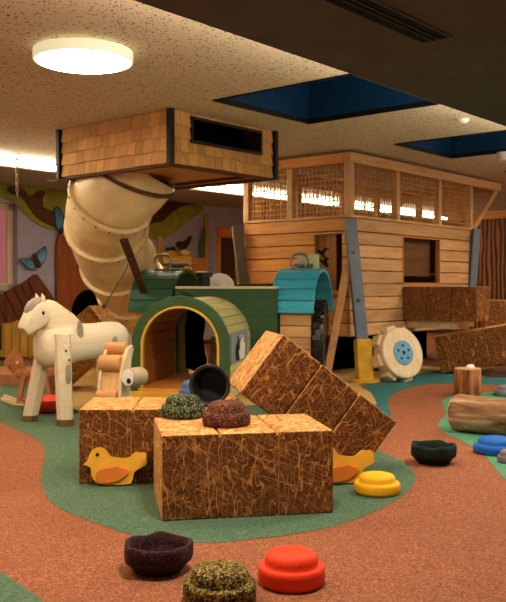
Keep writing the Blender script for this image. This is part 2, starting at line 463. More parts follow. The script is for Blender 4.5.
# right wall: wavy relief boards under a timber beam, grey-green paint above
b = BM(); box(b, S_RIGHT, S_RIGHT+.2, -5, T_BACK, 0, 3); struct('wall_right', b, paint('greygreen_wall', (126,130,104), .85, .05, .1), ROOM)
SW = 8.95
scr = thing('wavy_screen', 'brown screen of wavy carved boards under a timber beam behind the bales at right', 'partition', ROOM @ Matrix.Translation((SW, -.6, 0)))
for k in range(10):
    t0 = -2.8+k*.55; b = BM(); box(b, 0, .05, t0, t0+.546, 0, 2.42); obj('wavy_board', b, M_wavy, scr, bevel=.004)
b = BM(); box(b, -.06, .12, -2.9, 2.8, 2.42, 2.56); obj('beam', b, M_pine_y, scr, bevel=.006)
b = BM(); box(b, -8, S_RIGHT, T_BACK-.02, T_BACK, 0, .09); struct('baseboard_back', b, M_brown, ROOM)

# air slot in the dark soffit
p0, p1 = flo(327, 2, 2.6), flo(437, 39, 2.6)
ri = ROOM.inverted(); a0 = ri @ p0; a1 = ri @ p1
vent = thing('air_vent', 'long dark slotted air vent in the lowered dark ceiling', 'vent', ROOM @ Matrix.Translation((a0.x, a1.y, 2.6)))
L = a1.x-a0.x
b = BM(); box(b, -1, L, -.10, -.085, -.012, 0); box(b, -1, L, .085, .10, -.012, 0); box(b, L-.015, L, -.085, .085, -.012, 0); obj('frame', b, M_dark_soffit, vent)
b = BM(); box(b, -1, L-.015, -.085, .085, -.003, 0); obj('backing', b, paint('vent_grey', (34,32,32), .8, .05, .1), vent)
b = BM()
for y in (-.02, .02): box(b, -1, L-.015, y-.006, y+.006, -.010, -.003)
obj('slat', b, M_black, vent)

# ceiling lamps: one in view, unseen copies added later to light the room
def ceiling_lamp(M, label):
    t = thing('ceiling_lamp', label, 'lamp', M, 'round ceiling lamps')
    b = BM(); lathe(b, [(.36,0),(.365,.01),(.365,.075),(.34,.08),(.0,.08)], None, 64); obj('housing', b, M_rim, t, smooth=True)
    b = BM(); lathe(b, [(0,-.012),(.2,-.011),(.33,-.006),(.352,.002),(.352,.01),(0,.01)], None, 64); obj('diffuser', b, M_lamp, t, smooth=True)
    b = BM(); lathe(b, [(.25,.08),(.25,ZC-2.85)], None, 32); obj('mount', b, M_rim, t)
    return t
c = at(83.5, 60.5, 6.29)
lamp = ceiling_lamp(fr(c.x, c.y, 2.85), 'large round glowing ceiling lamp in the perforated ceiling at left')
# smoke detector
c = flo(463, 119, ZC); sd = BM(); lathe(sd, [(0,-.045),(.035,-.045),(.045,-.03),(.06,-.025),(.065,0),(0,0)], None, 24)
tag(obj('smoke_detector', sd, M_white, None, fr(c.x, c.y, ZC), smooth=True), 'small white round smoke detector on the ceiling above the net cabin', 'smoke detector')
c = flo(504, 160, ZC-.1); dl = thing('downlight', 'small bright spotlight on ceiling at right edge beyond the cabin', 'lamp', fr(c.x, c.y, ZC))
b = BM(); lathe(b, [(.075,-.11),(.09,-.11),(.09,0),(0,0)], None, 24); obj('housing', b, M_white, dl, smooth=True)
b = BM(); lathe(b, [(0,-.105),(.074,-.105),(.074,-.09),(0,-.09)], None, 24); obj('bulb', b, M_down, dl)

c = flo(52, 180, Z_COVE); d2 = thing('downlight', 'tiny recessed spotlight in the lowered soffit at far left', 'lamp', fr(c.x, c.y, Z_COVE))
b = BM(); lathe(b, [(.05,-.012),(.075,-.012),(.08,-.002),(.05,-.002)], None, 24); obj('ring', b, M_white, d2, smooth=True)
b = BM(); lathe(b, [(0,-.006),(.049,-.006),(.049,-.002),(0,-.002)], None, 24); obj('bulb', b, emit('weak_glow', (1,.9,.75,1), 1.5), d2)
# ------------------------------------------------------------------ wall mural reliefs (room frame, on the back wall)
def relief(name, polys, label, cat, group=None):
    s0, z0 = onwall(*polys[0][4], T_BACK) if len(polys[0]) > 4 else (0, 0)
    t = thing(name, label, cat, ROOM @ Matrix.Translation((s0, T_BACK, z0)), group)
    return t, s0, z0
def wallpoly(px, off, s0, z0, it=1):
    P = [onwall(x, y, T_BACK-off) for x, y in px]; P = [(p[0]-s0, p[1]-z0, 0) for p in P]
    if it: P = [(p.x, p.y) for p in chaikin(P, it)]
    return [(p[0], p[1]) for p in P]
def wallpart(name, px, y0, y1, mat, par, s0, z0, it=1, bev=.006):
    b = BM(); prism(b, wallpoly(px, y1, s0, z0, it), Matrix(), -y1-.004, -y0-.004); return obj(name, b, mat, par, bevel=bev)
s0, z0 = onwall(70, 330, T_BACK)
tree = thing('tree_relief', 'brown and lime green wooden tree relief covering the back wall at left', 'wall decoration', ROOM @ Matrix.Translation((s0, T_BACK, 0)))
z0 = 0
wallpart('canopy', [(-20,182),(30,183),(66,186),(110,196),(150,205),(152,236),(110,236),(66,230),(56,231),(40,226),(26,215),(16,204),(8,197),(-20,198)], 0, .03, M_lime, tree, s0, z0)
wallpart('canopy', [(120,208),(150,196),(180,196),(197,202),(206,210),(192,218),(180,228),(168,238),(150,240),(128,240)], 0, .03, M_lime, tree, s0, z0)
wallpart('branch', [(8,186),(22,186),(30,198),(40,190),(47,192),(39,203),(45,208),(58,214),(66,216),(66,232),(56,228),(40,220),(31,210),(24,198),(8,192)], .03, .06, M_branch, tree, s0, z0)
wallpart('branch', [(120,200),(150,196),(156,200),(178,199),(200,201),(213,201),(213,203),(185,205),(172,212),(164,221),(150,224),(140,227),(120,230)], .03, .06, M_branch, tree, s0, z0)
wallpart('trunk', [(57,234),(66,236),(100,244),(112,300),(116,362),(56,352),(58,310),(56,270)], .03, .07, M_trunk, tree, s0, z0)
b = BM(); hc = onwall(88, 316, T_BACK-.07)
P = [(hc[0]-s0+.37*math.cos(a*PI/20), hc[1]+.46*math.sin(a*PI/20)) for a in range(40)]
prism(b, P, Matrix(), -.082, -.07); obj('hollow', b, M_void, tree)
# hut relief: dark gable boards over ochre planks
hut = thing('hut_relief', 'wooden hut relief with dark gable roof on the back wall behind the horse', 'wall decoration', ROOM @ Matrix.Translation((s0, T_BACK, 0)))
def roofline(x): return 299-(x)*.70 if x < 36 else 274+(x-36)*1.22
for k in range(7):
    x0 = -12+k*8; x1 = x0+7.2
    wallpart('wall_plank', [(x0,312),(x1,312),(x1,357),(x0,357)], .07, .10, M_yellow_w, hut, s0, z0, 0, .004)
rb = [[(-18,302),(-6,297),(6,322),(-10,330)], [(-5,297),(4,293),(18,320),(7,322)], [(5,292),(13,288),(27,316),(19,320)], [(14,288),(20,284),(34,313),(28,316)],
      [(21,284),(27,280),(40,311),(35,313)], [(28,279),(35,274),(38,275),(50,292),(62,310),(62,320),(50,316),(41,311)]]
for q in rb: wallpart('roof_board', q, .10, .14, M_roof, hut, s0, z0, 0, .006)
wallpart('window_cutout', [(-8,325),(2,325),(2,350),(-8,350)], .101, .106, M_bug, hut, s0, z0, 0, 0)
# butterflies
def butterfly(polyW, polyB, label, base):
    s, z = onwall(*base, T_BACK)
    t = thing('butterfly', label, 'wall decoration', ROOM @ Matrix.Translation((s, T_BACK, z)), 'blue butterflies on the back wall')
    for w in polyW:
        wo = wallpart('wing', w, .07, .085, M_wing_dk, t, s, z)
        cx = sum(p[0] for p in w)/len(w); cy = sum(p[1] for p in w)/len(w)
        wallpart('wing_panel', [(cx+(p[0]-cx)*.86, cy+(p[1]-cy)*.86) for p in w], .085, .095, M_wing, wo, s, z)
    wallpart('body', polyB, .09, .12, M_bug, t, s, z)
butterfly([[(33,259),(36,254),(41,249),(46,245),(47,252),(46,258),(44,263),(39,267)], [(34,262),(27,258),(19,258),(22,262),(26,266),(30,270),(37,270)]],
          [(32,255),(36,253),(39,259),(42,266),(39,269),(36,265)], 'blue butterfly relief on the lilac wall between window and tree trunk', (34,262))
butterfly([[(54,208),(58,206),(62,210),(64,220),(63,228),(60,233),(56,228),(55,218)]], [(58,232),(62,228),(64,231),(61,236)], 'blue butterfly relief perched on the branch beside the slide tube', (59,222))
# bird corner
s, z = onwall(185, 290, T_BACK)
nest = thing('bird_relief', 'yellow board with a dark bird and nest on the back wall', 'wall decoration', ROOM @ Matrix.Translation((s, T_BACK, 0)))
wallpart('board', [(164,256),(192,256),(192,300),(164,300)], .03, .07, M_yboard, nest, s, 0, 0)
wallpart('board', [(192,259),(208,258),(208,300),(192,300)], .0, .04, M_orange_wood, nest, s, 0, 0)
wallpart('post', [(158.5,236),(162,236),(162,300),(158.5,300)], .0, .05, M_yellow_w, nest, s, 0, 0)
wallpart('bird_body', [(177,243),(180,241),(184,242),(188,239),(191,235),(192,237),(190,243),(187,248),(183,250),(179,248)], .05, .10, M_bug, nest, s, 0)
wallpart('bird_belly', [(182,250),(187,250),(191,252),(189,255),(183,255),(181,253)], .05, .10, M_yboard, nest, s, 0)
wallpart('nest', [(164,253),(170,250),(178,252),(180,257),(164,258)], .07, .11, M_yellow, nest, s, 0)
wallpart('chick', [(166,252),(167,247),(170,249),(173,246),(175,248),(176,253)], .07, .10, M_black, nest, s, 0)
s, z = onwall(207, 290, T_BACK)
lp = thing('leaf_relief', 'tall yellow post with a long green leaf on the back wall', 'wall decoration', ROOM @ Matrix.Translation((s, T_BACK, 0)))
wallpart('post', [(205,214),(208.5,214),(208.5,300),(205,300)], .0, .05, M_yellow_w, lp, s, 0, 0)
wallpart('leaf', [(204,225),(206,233),(205.5,246),(203,258),(200,258),(200,246),(202,234)], .05, .08, M_leaf, lp, s, 0)

# hanging chain
c = at(17, 153.6, 11.35)
ch = thing('hanging_chain', 'short metal chain hanging from the ceiling at far left', 'chain', fr(c.x, c.y, ZC))
b = BM(); lathe(b, [(.05,-.012),(.05,0),(0,0)], None, 16); obj('ceiling_plate', b, M_metal, ch)
for k in range(9):
    b = BM(); zc = -.035-k*.055
    P = [Vector((.016*math.cos(a*PI/8), 0, zc+.036*math.sin(a*PI/8))) for a in range(16)]
    if k % 2: P = [Vector((0, p.x, p.z)) for p in P]
    tube(b, P, .0075, 6, True); obj('link', b, M_bolt, ch, smooth=True)
b = BM(); tube(b, [(0,0,-.5),(.0,0,-.56),(.02,0,-.6),(.0,0,-.63),(-.025,0,-.60)], .009, 8); obj('hook', b, M_metal, ch, smooth=True)

# ------------------------------------------------------------------ shingled tower under the ceiling + tube slide
TW, TD, TZ = 1.79, 1.65, 2.425
c = at(170.5, 108, 8.4); tc = ROOM.inverted() @ Vector((c.x, c.y, 0))
MT = ROOM @ Matrix.Translation((tc.x, tc.y, 0))           # local: x along u (right face), y along v (left face)
tw = thing('shingle_tower', 'wooden box clad in shingles hanging below the ceiling with a dark slot', 'play tower', MT @ Matrix.Translation((0,0,TZ)))
ZT = ZC-TZ-.004
slot = (.32, 1.385, 2.675-TZ, 2.885-TZ)
b = BM()
for (a0, a1, z0, z1) in ((.03, slot[0], 0, ZT), (slot[1], TD-.03, 0, ZT), (slot[0], slot[1], 0, slot[2]), (slot[0], slot[1], slot[3], ZT)):
    box(b, a0, a1, .03, .05, z0, z1)
box(b, .03, .05, .05, TW-.05, 0, ZT); box(b, TD-.05, TD-.03, .05, TW-.05, 0, ZT); box(b, .03, TD-.03, TW-.05, TW-.03, 0, ZT)
obj('panel', b, M_brown, tw)
def shingles(face):
    b = BM(); n = 4; hh = ZT/n
    for r in range(n):
        x = .035
        LL = TD if face == 0 else TW
        while x < LL-.04:
            w = random.uniform(.10, .15); x1 = min(x+w, LL-.035)
            if LL-.035-x1 < .04: x1 = LL-.035
            za = r*hh-.012; zb = min((r+1)*hh, ZT)
            segs = [(x, x1, za+random.uniform(-.006,.006), zb)]
            if face == 0:
                out = []
                for (p, q, u0, u1) in segs:
                    if q <= slot[0] or p >= slot[1] or u1 <= slot[2] or u0 >= slot[3]: out.append((p, q, u0, u1)); continue
                    if p < slot[0]: out.append((p, slot[0], u0, u1)); p = slot[0]
                    if q > slot[1]: out.append((slot[1], q, u0, u1)); q = slot[1]
                    if u0 < slot[2]-.01: out.append((p, q, u0, slot[2]))
                    if u1 > slot[3]+.01: out.append((p, q, slot[3], u1))
                segs = out
            for (p, q, u0, u1) in segs:
                tb, tt = .03, .008
                v = [(p+.002, -tb+.03), (q-.002, -tb+.03), (q-.002, .03), (p+.002, .03)]
                w_ = [(p+.002, -tt+.03), (q-.002, -tt+.03), (q-.002, .03), (p+.002, .03)]
                P = [(a, d, max(u0, -.012)) for a, d in v]+[(a, d, u1) for a, d in w_]
                if face == 1: P = [(d, a, h) for a, d, h in P]
                vs = [b.verts.new(k) for k in P]
                for f in [(0,1,2,3),(4,5,6,7),(0,1,5,4),(1,2,6,5),(2,3,7,6),(3,0,4,7)]: b.faces.new([vs[i] for i in f])
            x = x1
    return b
obj('shingle_cladding', shingles(0), M_shingle, tw); obj('shingle_cladding', shingles(1), M_shingle, tw)
for (x, y) in ((0, 0), (TD, 0), (0, TW), (TD, TW)):
    b = BM(); box(b, x-.026, x+.032 if x == 0 else x+.026, y-.026, y+.032 if y == 0 else y+.026, -.03, ZT); obj('corner_strip', b, M_black, tw)
b = BM(); box(b, slot[0]-.0, slot[1], .25, .27, slot[2]-.1, slot[3]+.05)
obj('inner_panel', b, M_void, tw)
b = BM(); f = .03
for (a0, a1, z0, z1) in ((slot[0]-f, slot[0], slot[2]-f, slot[3]+f), (slot[1], slot[1]+f, slot[2]-f, slot[3]+f), (slot[0], slot[1], slot[2]-f, slot[2]), (slot[0], slot[1], slot[3], slot[3]+f)):
    box(b, a0, a1, -.008, .06, z0, z1)
obj('slot_frame', b, M_black, tw)
b = BM()
for a0, a1, c0, c1 in ((.02, TD-.02, .02, .10), (.02, TD-.02, TW-.1, TW-.02), (.02, .1, .1, TW-.1), (TD-.1, TD-.02, .1, TW-.1)):
    box(b, a0, a1, c0, c1, -.04, -.01)
box(b, TD*.78-.04, TD*.78+.04, .1, TW-.1, -.04, -.01)
obj('bottom_frame', b, M_brown, tw, bevel=.005)
b = BM(); box(b, .05, TD-.05, .05, TW-.05, -.01, .012); obj('underside_board', b, M_orange_wood, tw)

SP = [at(146,136,9.72), at(141,166,9.66), at(111,200,9.82), at(107,229,10.42), at(118,262,11.1), at(132,287,11.8), at(146,314,12.5), at(152,346,13.2)]
ts = thing('tube_slide', 'cream plastic spiral tube slide winding down from the shingled tower', 'slide', fr(SP[7].x, SP[7].y, 0))
org = Vector((SP[7].x, SP[7].y, 0))
path = [p-org for p in spline(SP, 10)]
path = [p for p in path if p.z < TZ+.14]
TR = .46
def ringpts(i):
    tg = (path[min(i+1, len(path)-1)]-path[max(i-1, 0)]).normalized(); return path[i], tg
k0 = next(i for i, p in enumerate(spline(SP, 10)) if p.z < TZ+.14)
joints = [0]+[q-k0 for q in (20, 29, 40, 50, 60) if q-k0 > 1]+[len(path)-1]
joints = [j for j in joints if j < len(path)]
joints = sorted(set(joints))
for a, bb in zip(joints[:-1], joints[1:]):
    b = BM(); sub = path[a:bb+1]
    # slight belly so every moulded section swells between its flanges
    tube(b, sub, [TR*(1+.035*math.sin(PI*k/(len(sub)-1))) for k in range(len(sub))], 48, cap=False)
    so = obj('tube_section', b, M_tube, ts, smooth=60)
    sd_ = so.modifiers.new('solid', 'SOLIDIFY'); sd_.thickness = .012; sd_.offset = -1
for j in joints[1:-1]:
    p, tg = ringpts(j); b = BM()
    q = tg.to_track_quat('Z', 'Y').to_matrix().to_4x4(); q.translation = p
    lathe(b, [(TR-.01,-.028),(TR+.045,-.028),(TR+.052,-.02),(TR+.052,.02),(TR+.045,.028),(TR-.01,.028)], q, 48)
    fo = obj('flange', b, M_tube, ts, smooth=40)
    for k in range(20):
        b = BM(); a = 2*PI*k/20; e = q @ Vector(((TR+.052)*math.cos(a), (TR+.052)*math.sin(a), 0)); w = (e-p).normalized()
        mm = w.to_track_quat('Z', 'Y').to_matrix().to_4x4(); mm.translation = e
        lathe(b, [(.013,-.004),(.013,.004),(.008,.008),(0,.008)], mm, 8); obj('bolt', b, M_bolt, fo)
a_, b_ = at(123.5, 239, 9.15)-org, at(147, 300, 10.45)-org
b = BM(); bar(b, a_, b_, .095, .03, (0,1,0)); so = obj('support_strut', b, M_brown_z, ts, bevel=.012)
for k in (.03, .3, .62):
    p = a_.lerp(b_, k); b = BM(); mm = Matrix.Translation(p+Vector((0,-.022,.0))) @ Matrix.Rotation(PI/2, 4, 'X'); lathe(b, [(.012,-.008),(.012,.008),(0,.012)], mm, 8); obj('bolt', b, M_metal, so)
b = BM(); cq = path[0]; ic = next(i for i, p in enumerate(path) if p.z < TZ+.02); cz = ((path[ic+1]-path[ic]).normalized()*.4+Vector((-.1,.25,-.55))).to_track_quat('Z','Y').to_matrix().to_4x4(); cz.translation = path[ic]
lathe(b, [(TR-.01,-.02),(TR+.05,-.02),(TR+.05,.02),(TR-.01,.02)], cz, 48); obj('collar', b, M_brown, ts, smooth=40)
# rope with hook in front of the tube
ra, rbm, rc = at(128, 263, 9.05), at(126.5, 268, 9.05), at(104, 306, 9.0)
rp = thing('rope', 'thin rope with a metal hook in front of the cream tube slide', 'rope', fr(rc.x, rc.y, rc.z))
b = BM(); tube(b, spline([rbm-rc, (rbm-rc)*.5+Vector((0,0,-.012)), Vector((0,0,0))], 6), .008, 8); obj('cord', b, M_brown, rp, smooth=True)
b = BM(); tube(b, [ra-rc, ra-rc+Vector((-.012,0,-.02)), rbm-rc], .014, 8); obj('hook', b, M_metal, rp, smooth=True)
b = BM(); lathe(b, [(0,-.03),(.025,-.02),(.025,.015),(0,.02)], None, 10); obj('knot', b, M_brown, rp, smooth=True)

# ------------------------------------------------------------------ play cabin (trailer) with nets
cc = at(350, 300, 10.9); cr = ROOM.inverted() @ Vector((cc.x, cc.y, 0))
MC = ROOM @ Matrix.Translation((cr.x, cr.y, 0))
LX, LY, Z0, Z1, ZR = 3.57, 1.80, .53, 2.07, 2.905
cab = thing('play_cabin', 'pine plank play cabin on steel posts with netted upper storey', 'playhouse', MC)
def plank_wall(along, pos, L, th, opens, mat, name='plank_wall', inner=False, n=9):
    b = BM(); zs = sorted(set([Z0+(Z1-Z0)*k/n for k in range(n+1)]+[z for o in opens for z in o[2:]]))
    for z0, z1 in zip(zs[:-1], zs[1:]):
        g = .006; zm = (z0+z1)/2; xs = [(0, L)]
        for o in opens:
            if o[2] < zm < o[3]:
                xs = [q for a, c in xs for q in ((a, o[0]), (o[1], c)) if q[1]-q[0] > .01]
        lo = z0+(g if z0 not in [z for o in opens for z in o[2:]] else 0); hi = z1-(g if z1 not in [z for o in opens for z in o[2:]] else 0)
        for a, c in xs:
            if along == 'x': box(b, a, c, pos, pos+th, lo, hi)
            else: box(b, pos, pos+th, a, c, lo, hi)
    return obj(name, b, mat, cab, bevel=.005, seg=1)
opR = (1.33, 2.38, 1.23, 1.87); opL = (.125, .57, 1.13, 1.865)
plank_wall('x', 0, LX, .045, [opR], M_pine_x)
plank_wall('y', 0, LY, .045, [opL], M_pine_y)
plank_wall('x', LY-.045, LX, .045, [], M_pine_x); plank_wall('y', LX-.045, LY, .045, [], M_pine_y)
b = BM(); box(b, .045, LX-.045, .045, LY-.045, Z0+.03, Z0+.07); obj('cabin_floor', b, M_brown, cab)
b = BM(); box(b, .046, LX-.046, .046, LY-.046, Z1-.06, Z1-.02); obj('upper_floor', b, M_brown, cab)
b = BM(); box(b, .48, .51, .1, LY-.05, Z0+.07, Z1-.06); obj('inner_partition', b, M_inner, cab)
f = .05
b = BM()
for a0, a1, z0, z1 in ((opR[0]-f, opR[0], opR[2]-f, opR[3]+f), (opR[1], opR[1]+f, opR[2]-f, opR[3]+f), (opR[0], opR[1], opR[2]-f, opR[2]), (opR[0], opR[1], opR[3], opR[3]+f)):
    box(b, a0+ (0.03 if a0 < opR[0] else 0), a1-(0.03 if a1 > opR[1] else 0), -.012, .06, z0+(.03 if z0 < opR[2] else 0), z1-(.03 if z1 > opR[3] else 0))
obj('window_frame', b, M_orange_wood, cab, bevel=.004)
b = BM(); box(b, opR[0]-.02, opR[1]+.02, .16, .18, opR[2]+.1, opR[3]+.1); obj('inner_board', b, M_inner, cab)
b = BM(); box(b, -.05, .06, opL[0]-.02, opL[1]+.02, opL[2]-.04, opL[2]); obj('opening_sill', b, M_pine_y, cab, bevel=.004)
# bird stencil panel inside the left opening
ip = at(322, 262, 11.75)
b = BM(); box(b, .12, .14, .30, .80, Z0+.1, 1.95); sp = obj('stencil_panel', b, M_stencil, cab)
def stencil(y, z, k):
    b = BM(); P = [(-.10,.0),(-.05,.05),(-.01,.025),(.04,.07),(.10,.05),(.06,.035),(.02,.0),(.05,-.05),(.09,-.08),(.03,-.055),(-.01,-.02),(-.06,.02)]
    M = Matrix.Translation((.118, y, z)) @ Matrix.Rotation(-PI/2, 4, 'Z') @ Matrix.Scale(k, 4)
    prism(b, P, M, -.002, .001); obj('bird_stencil', b, M_black, sp)
stencil(.52, 1.62, 1.15); stencil(.50, 1.50, 1.0)
# upper storey
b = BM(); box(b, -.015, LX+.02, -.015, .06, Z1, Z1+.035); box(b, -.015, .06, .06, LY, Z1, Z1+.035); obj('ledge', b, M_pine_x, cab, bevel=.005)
posts = [(0, 0), (1.16, 0), (2.377, 0), (3.42, 0), (0, .94), (0, LY-.08), (1.16, LY-.08), (2.377, LY-.08), (3.42, LY-.08), (3.42, .9)]
for (x, y) in posts:
    b = BM(); box(b, x-.005, x+.09, y-.005, y+.09, Z1+.035, ZR-.13); obj('post', b, M_pine_z, cab, bevel=.006)
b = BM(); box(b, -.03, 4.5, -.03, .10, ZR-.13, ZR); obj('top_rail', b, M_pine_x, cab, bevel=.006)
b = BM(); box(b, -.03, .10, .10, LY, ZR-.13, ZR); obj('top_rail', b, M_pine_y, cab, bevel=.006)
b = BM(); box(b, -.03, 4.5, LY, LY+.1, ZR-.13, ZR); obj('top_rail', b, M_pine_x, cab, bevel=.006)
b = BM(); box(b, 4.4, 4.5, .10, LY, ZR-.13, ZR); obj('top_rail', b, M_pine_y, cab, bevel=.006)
b = BM(); bar(b, (LX-.02, .035, Z1+.02), (4.42, .035, ZR-.11), .09, .07, (0,1,0)); obj('brace', b, M_pine_z, cab, bevel=.006)
b = BM(); bar(b, (LX-.02, LY-.03, Z1+.02), (4.42, LY-.03, ZR-.11), .09, .07, (0,1,0)); obj('brace', b, M_pine_z, cab, bevel=.006)
b = BM(); box(b, 3.52, 4.4, .55, .58, 2.33, ZR-.13); obj('end_board', b, M_chips, cab)
for y in (.9,):
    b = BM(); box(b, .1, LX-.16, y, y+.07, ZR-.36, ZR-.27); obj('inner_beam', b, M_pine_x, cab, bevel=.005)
def net(x0, y0, x1, y1):
    b = BM(); L = math.hypot(x1-x0, y1-y0); ux, uy = (x1-x0)/L, (y1-y0)/L
    n = int(L/.062); r = .0052; za, zb = Z1+.03, ZR-.125
    for k in range(1, n):
        a = L*k/n; bar(b, (x0+ux*a, y0+uy*a, za), (x0+ux*a, y0+uy*a, zb), 2*r, 2*r, (ux, uy, 0))
    m = int((zb-za)/.062)
    for k in range(m+1):
        z = za+(zb-za)*k/m; bar(b, (x0, y0, z), (x1, y1, z), 2*r, 2*r)
    obj('net', b, M_net, cab)
c0 = .04
net(.09, c0, 1.155, c0); net(1.25, c0, 2.372, c0); net(2.467, c0, 3.415, c0)
net(c0, .09, c0, .935); net(c0, 1.03, c0, LY-.085)
net(.09, LY-.04, 1.155, LY-.04); net(1.25, LY-.04, 2.372, LY-.04); net(2.467, LY-.04, 3.415, LY-.04)
# steel posts: each leans outwards; the near one stands in a yellow foot
iv = MC.inverted()
def cpost(name, a, b_, w, h, mat, bev=.008):
    b = BM(); bar(b, iv @ a, iv @ b_, w, h, (-.6,-.8,0)); return obj(name, b, mat, cab, bevel=bev)
pf = at(365, 381, 10.52)
pt = at(350, 219, 10.74)
pm = at(361.5, 339, 10.575)
pp = cpost('corner_post', at(363, 352, 10.555), pt, .15, .085, M_steel)
for k in (.28, .68):
    p = iv @ pt.lerp(pm, k); b = BM(); w = (iv.to_3x3() @ Vector((0.15,-1,0))).normalized(); mm = w.to_track_quat('Z','Y').to_matrix().to_4x4(); mm.translation = p+w*.05
    lathe(b, [(.022,-.02),(.022,.012),(.012,.02),(0,.02)], mm, 12); obj('bolt', b, M_metal, pp)
ft = iv @ Vector((pf.x, pf.y, 0)); b = BM()
bar(b, ft, iv @ at(362.3, 339, 10.54), .20, .14, (-.6,-.8,0)); yf = obj('post_foot', b, M_yellow, cab, bevel=.02)
b = BM(); lathe(b, [(0,.004),(.19,.004),(.19,.03),(.17,.042),(0,.042)], Matrix.Translation(ft), 32); obj('foot_flange', b, M_yellow, yf, smooth=True)
cpost('corner_post', at(471.5, 296, 13.45), at(476.5, 229, 13.45), .12, .08, M_steel)
q1 = at(246, 300, 12.0); q0 = at(236.5, 226, 12.0); cpost('corner_post', at(252.5, 372, 12.0), q0, .13, .09, M_steel_br)
for (x, y) in ((1.0, .2), (2.9, LY-.3), (.3, LY-.3)):
    b = BM(); box(b, x, x+.1, y, y+.1, 0, Z0+.03); obj('under_post', b, M_brown_z, cab)
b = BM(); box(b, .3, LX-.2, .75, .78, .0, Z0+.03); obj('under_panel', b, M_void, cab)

# leaning pole
a = flo(325.5, 384); e = at(347, 266, 10.72)
lpole = BM(); bar(lpole, Vector((0,0,.02)), e-a, .095, .06, (0,1,0))
tag(obj('wooden_pole', lpole, M_pole, None, fr(a.x, a.y, 0), bevel=.008), 'brown wooden pole leaning against the cabin beside the teal barrel', 'pole')

# ------------------------------------------------------------------ play tractor
MTR = fr(-.742, 8.6, 0, -9.15)
tr = thing('play_tractor', 'green wooden play tractor with an arched tunnel and plank fenders', 'play structure', MTR)
def arch(R, zs, n=24, z0=0.0):
    return [(R, z0)]+[(R*math.cos(PI*k/n), zs+R*math.sin(PI*k/n)) for k in range(n+1)]+[(-R, z0)]
ZS = .58
b = BM(); o_, i_ = arch(.51, ZS, 32, .02), arch(.41, ZS, 32, .02)
for k in range(len(o_)-1):
    for (ya, yb) in ((0, .07),):
        vs = [b.verts.new((p[0], y, p[1])) for y in (ya, yb) for p in (o_[k], o_[k+1], i_[k+1], i_[k])]
        for f in [(0,1,2,3),(4,5,6,7),(0,1,5,4),(2,3,7,6)]: b.faces.new([vs[i] for i in f])
bmesh.ops.remove_doubles(b, verts=b.verts[:], dist=1e-4)
obj('arch_front', b, M_green_p, tr, bevel=.008)
b = BM(); o_, i_ = arch(.408, ZS, 32, .02), arch(.385, ZS, 32, .02)
for k in range(len(o_)-1):
    vs = [b.verts.new((p[0], y, p[1])) for y in (-.006, .06) for p in (o_[k], o_[k+1], i_[k+1], i_[k])]
    for f in [(0,1,2,3),(4,5,6,7),(0,1,5,4),(2,3,7,6)]: b.faces.new([vs[i] for i in f])
bmesh.ops.remove_doubles(b, verts=b.verts[:], dist=1e-4)
obj('arch_rim', b, paint('rim_yellow', (214,170,60), .5, .08), tr)
def slat_arch(R0, R1, zs, ang0, ang1, n, x0, x1, ax, gap=.06, cyz=None, ry=1.0):
    """planks laid along one axis round an arc; ax 'y' = tunnel slats, 'x' = fender planks"""
    b = BM()
    for k in range(n):
        a0 = ang0+(ang1-ang0)*(k+gap*.5)/n; a1 = ang0+(ang1-ang0)*(k+1-gap*.5)/n
        P = [(R*math.cos(a)*ry, zs+R*math.sin(a)) for R, a in ((R1,a0),(R1,(a0+a1)/2),(R1,a1),(R0,a1),(R0,(a0+a1)/2),(R0,a0))]
        if ax == 'y': va = [b.verts.new((p[0], x0, p[1])) for p in P]; vb = [b.verts.new((p[0], x1, p[1])) for p in P]
        else: va = [b.verts.new((x0, cyz+p[0], p[1])) for p in P]; vb = [b.verts.new((x1, cyz+p[0], p[1])) for p in P]
        b.faces.new(va); b.faces.new(vb)
        for i in range(6): b.faces.new([va[i], va[(i+1)%6], vb[(i+1)%6], vb[i]])
    return b
b = slat_arch(.452, .485, ZS, 0, PI, 15, .07, 1.46, 'y', .07)
for s in (-1, 1):
    for k in range(4):
        box(b, min(s*.452, s*.485), max(s*.452, s*.485), .07, 1.46, .02+k*.14+.003, .02+(k+1)*.14-.003)
obj('tunnel_slats', b, M_green_pale, tr, bevel=.003, seg=1)
b = slat_arch(.43, .45, ZS, 0, PI, 13, .07, 1.46, 'y', .09)
for s in (-1, 1):
    for k in range(4): box(b, min(s*.43, s*.45), max(s*.43, s*.45), .07, 1.46, .02+k*.14+.002, .02+(k+1)*.14-.002)
obj('tunnel_lining', b, wood('lining', (176,116,52), (140,86,36), 1, .8, .55, .3), tr)
b = BM(); box(b, -.43, .43, -.02, 1.5, .10, .15); obj('tunnel_floor', b, M_orange_wood, tr, bevel=.004)
b = BM(); box(b, -.62, .55, -.05, -.02, .0, .12); obj('front_board', b, M_yellow, tr, bevel=.005)
b = BM(); prism(b, [(-.28,.22),(-.12,.17),(-.03,.22),(-.03,.34),(-.07,.42),(-.075,.58),(-.05,.72),(-.06,.88),(-.16,1.0),(-.25,.94),(-.29,.7)], Matrix(), 1.41, 1.44); obj('black_cutout', b, M_void, tr)
b = BM()
for k in range(4): box(b, -.05, .40, 1.52+.08*k, 1.9, .15+.11*k, .15+.11*(k+1)-.01)
obj('inner_steps', b, M_pale_wood_x, tr, bevel=.004)
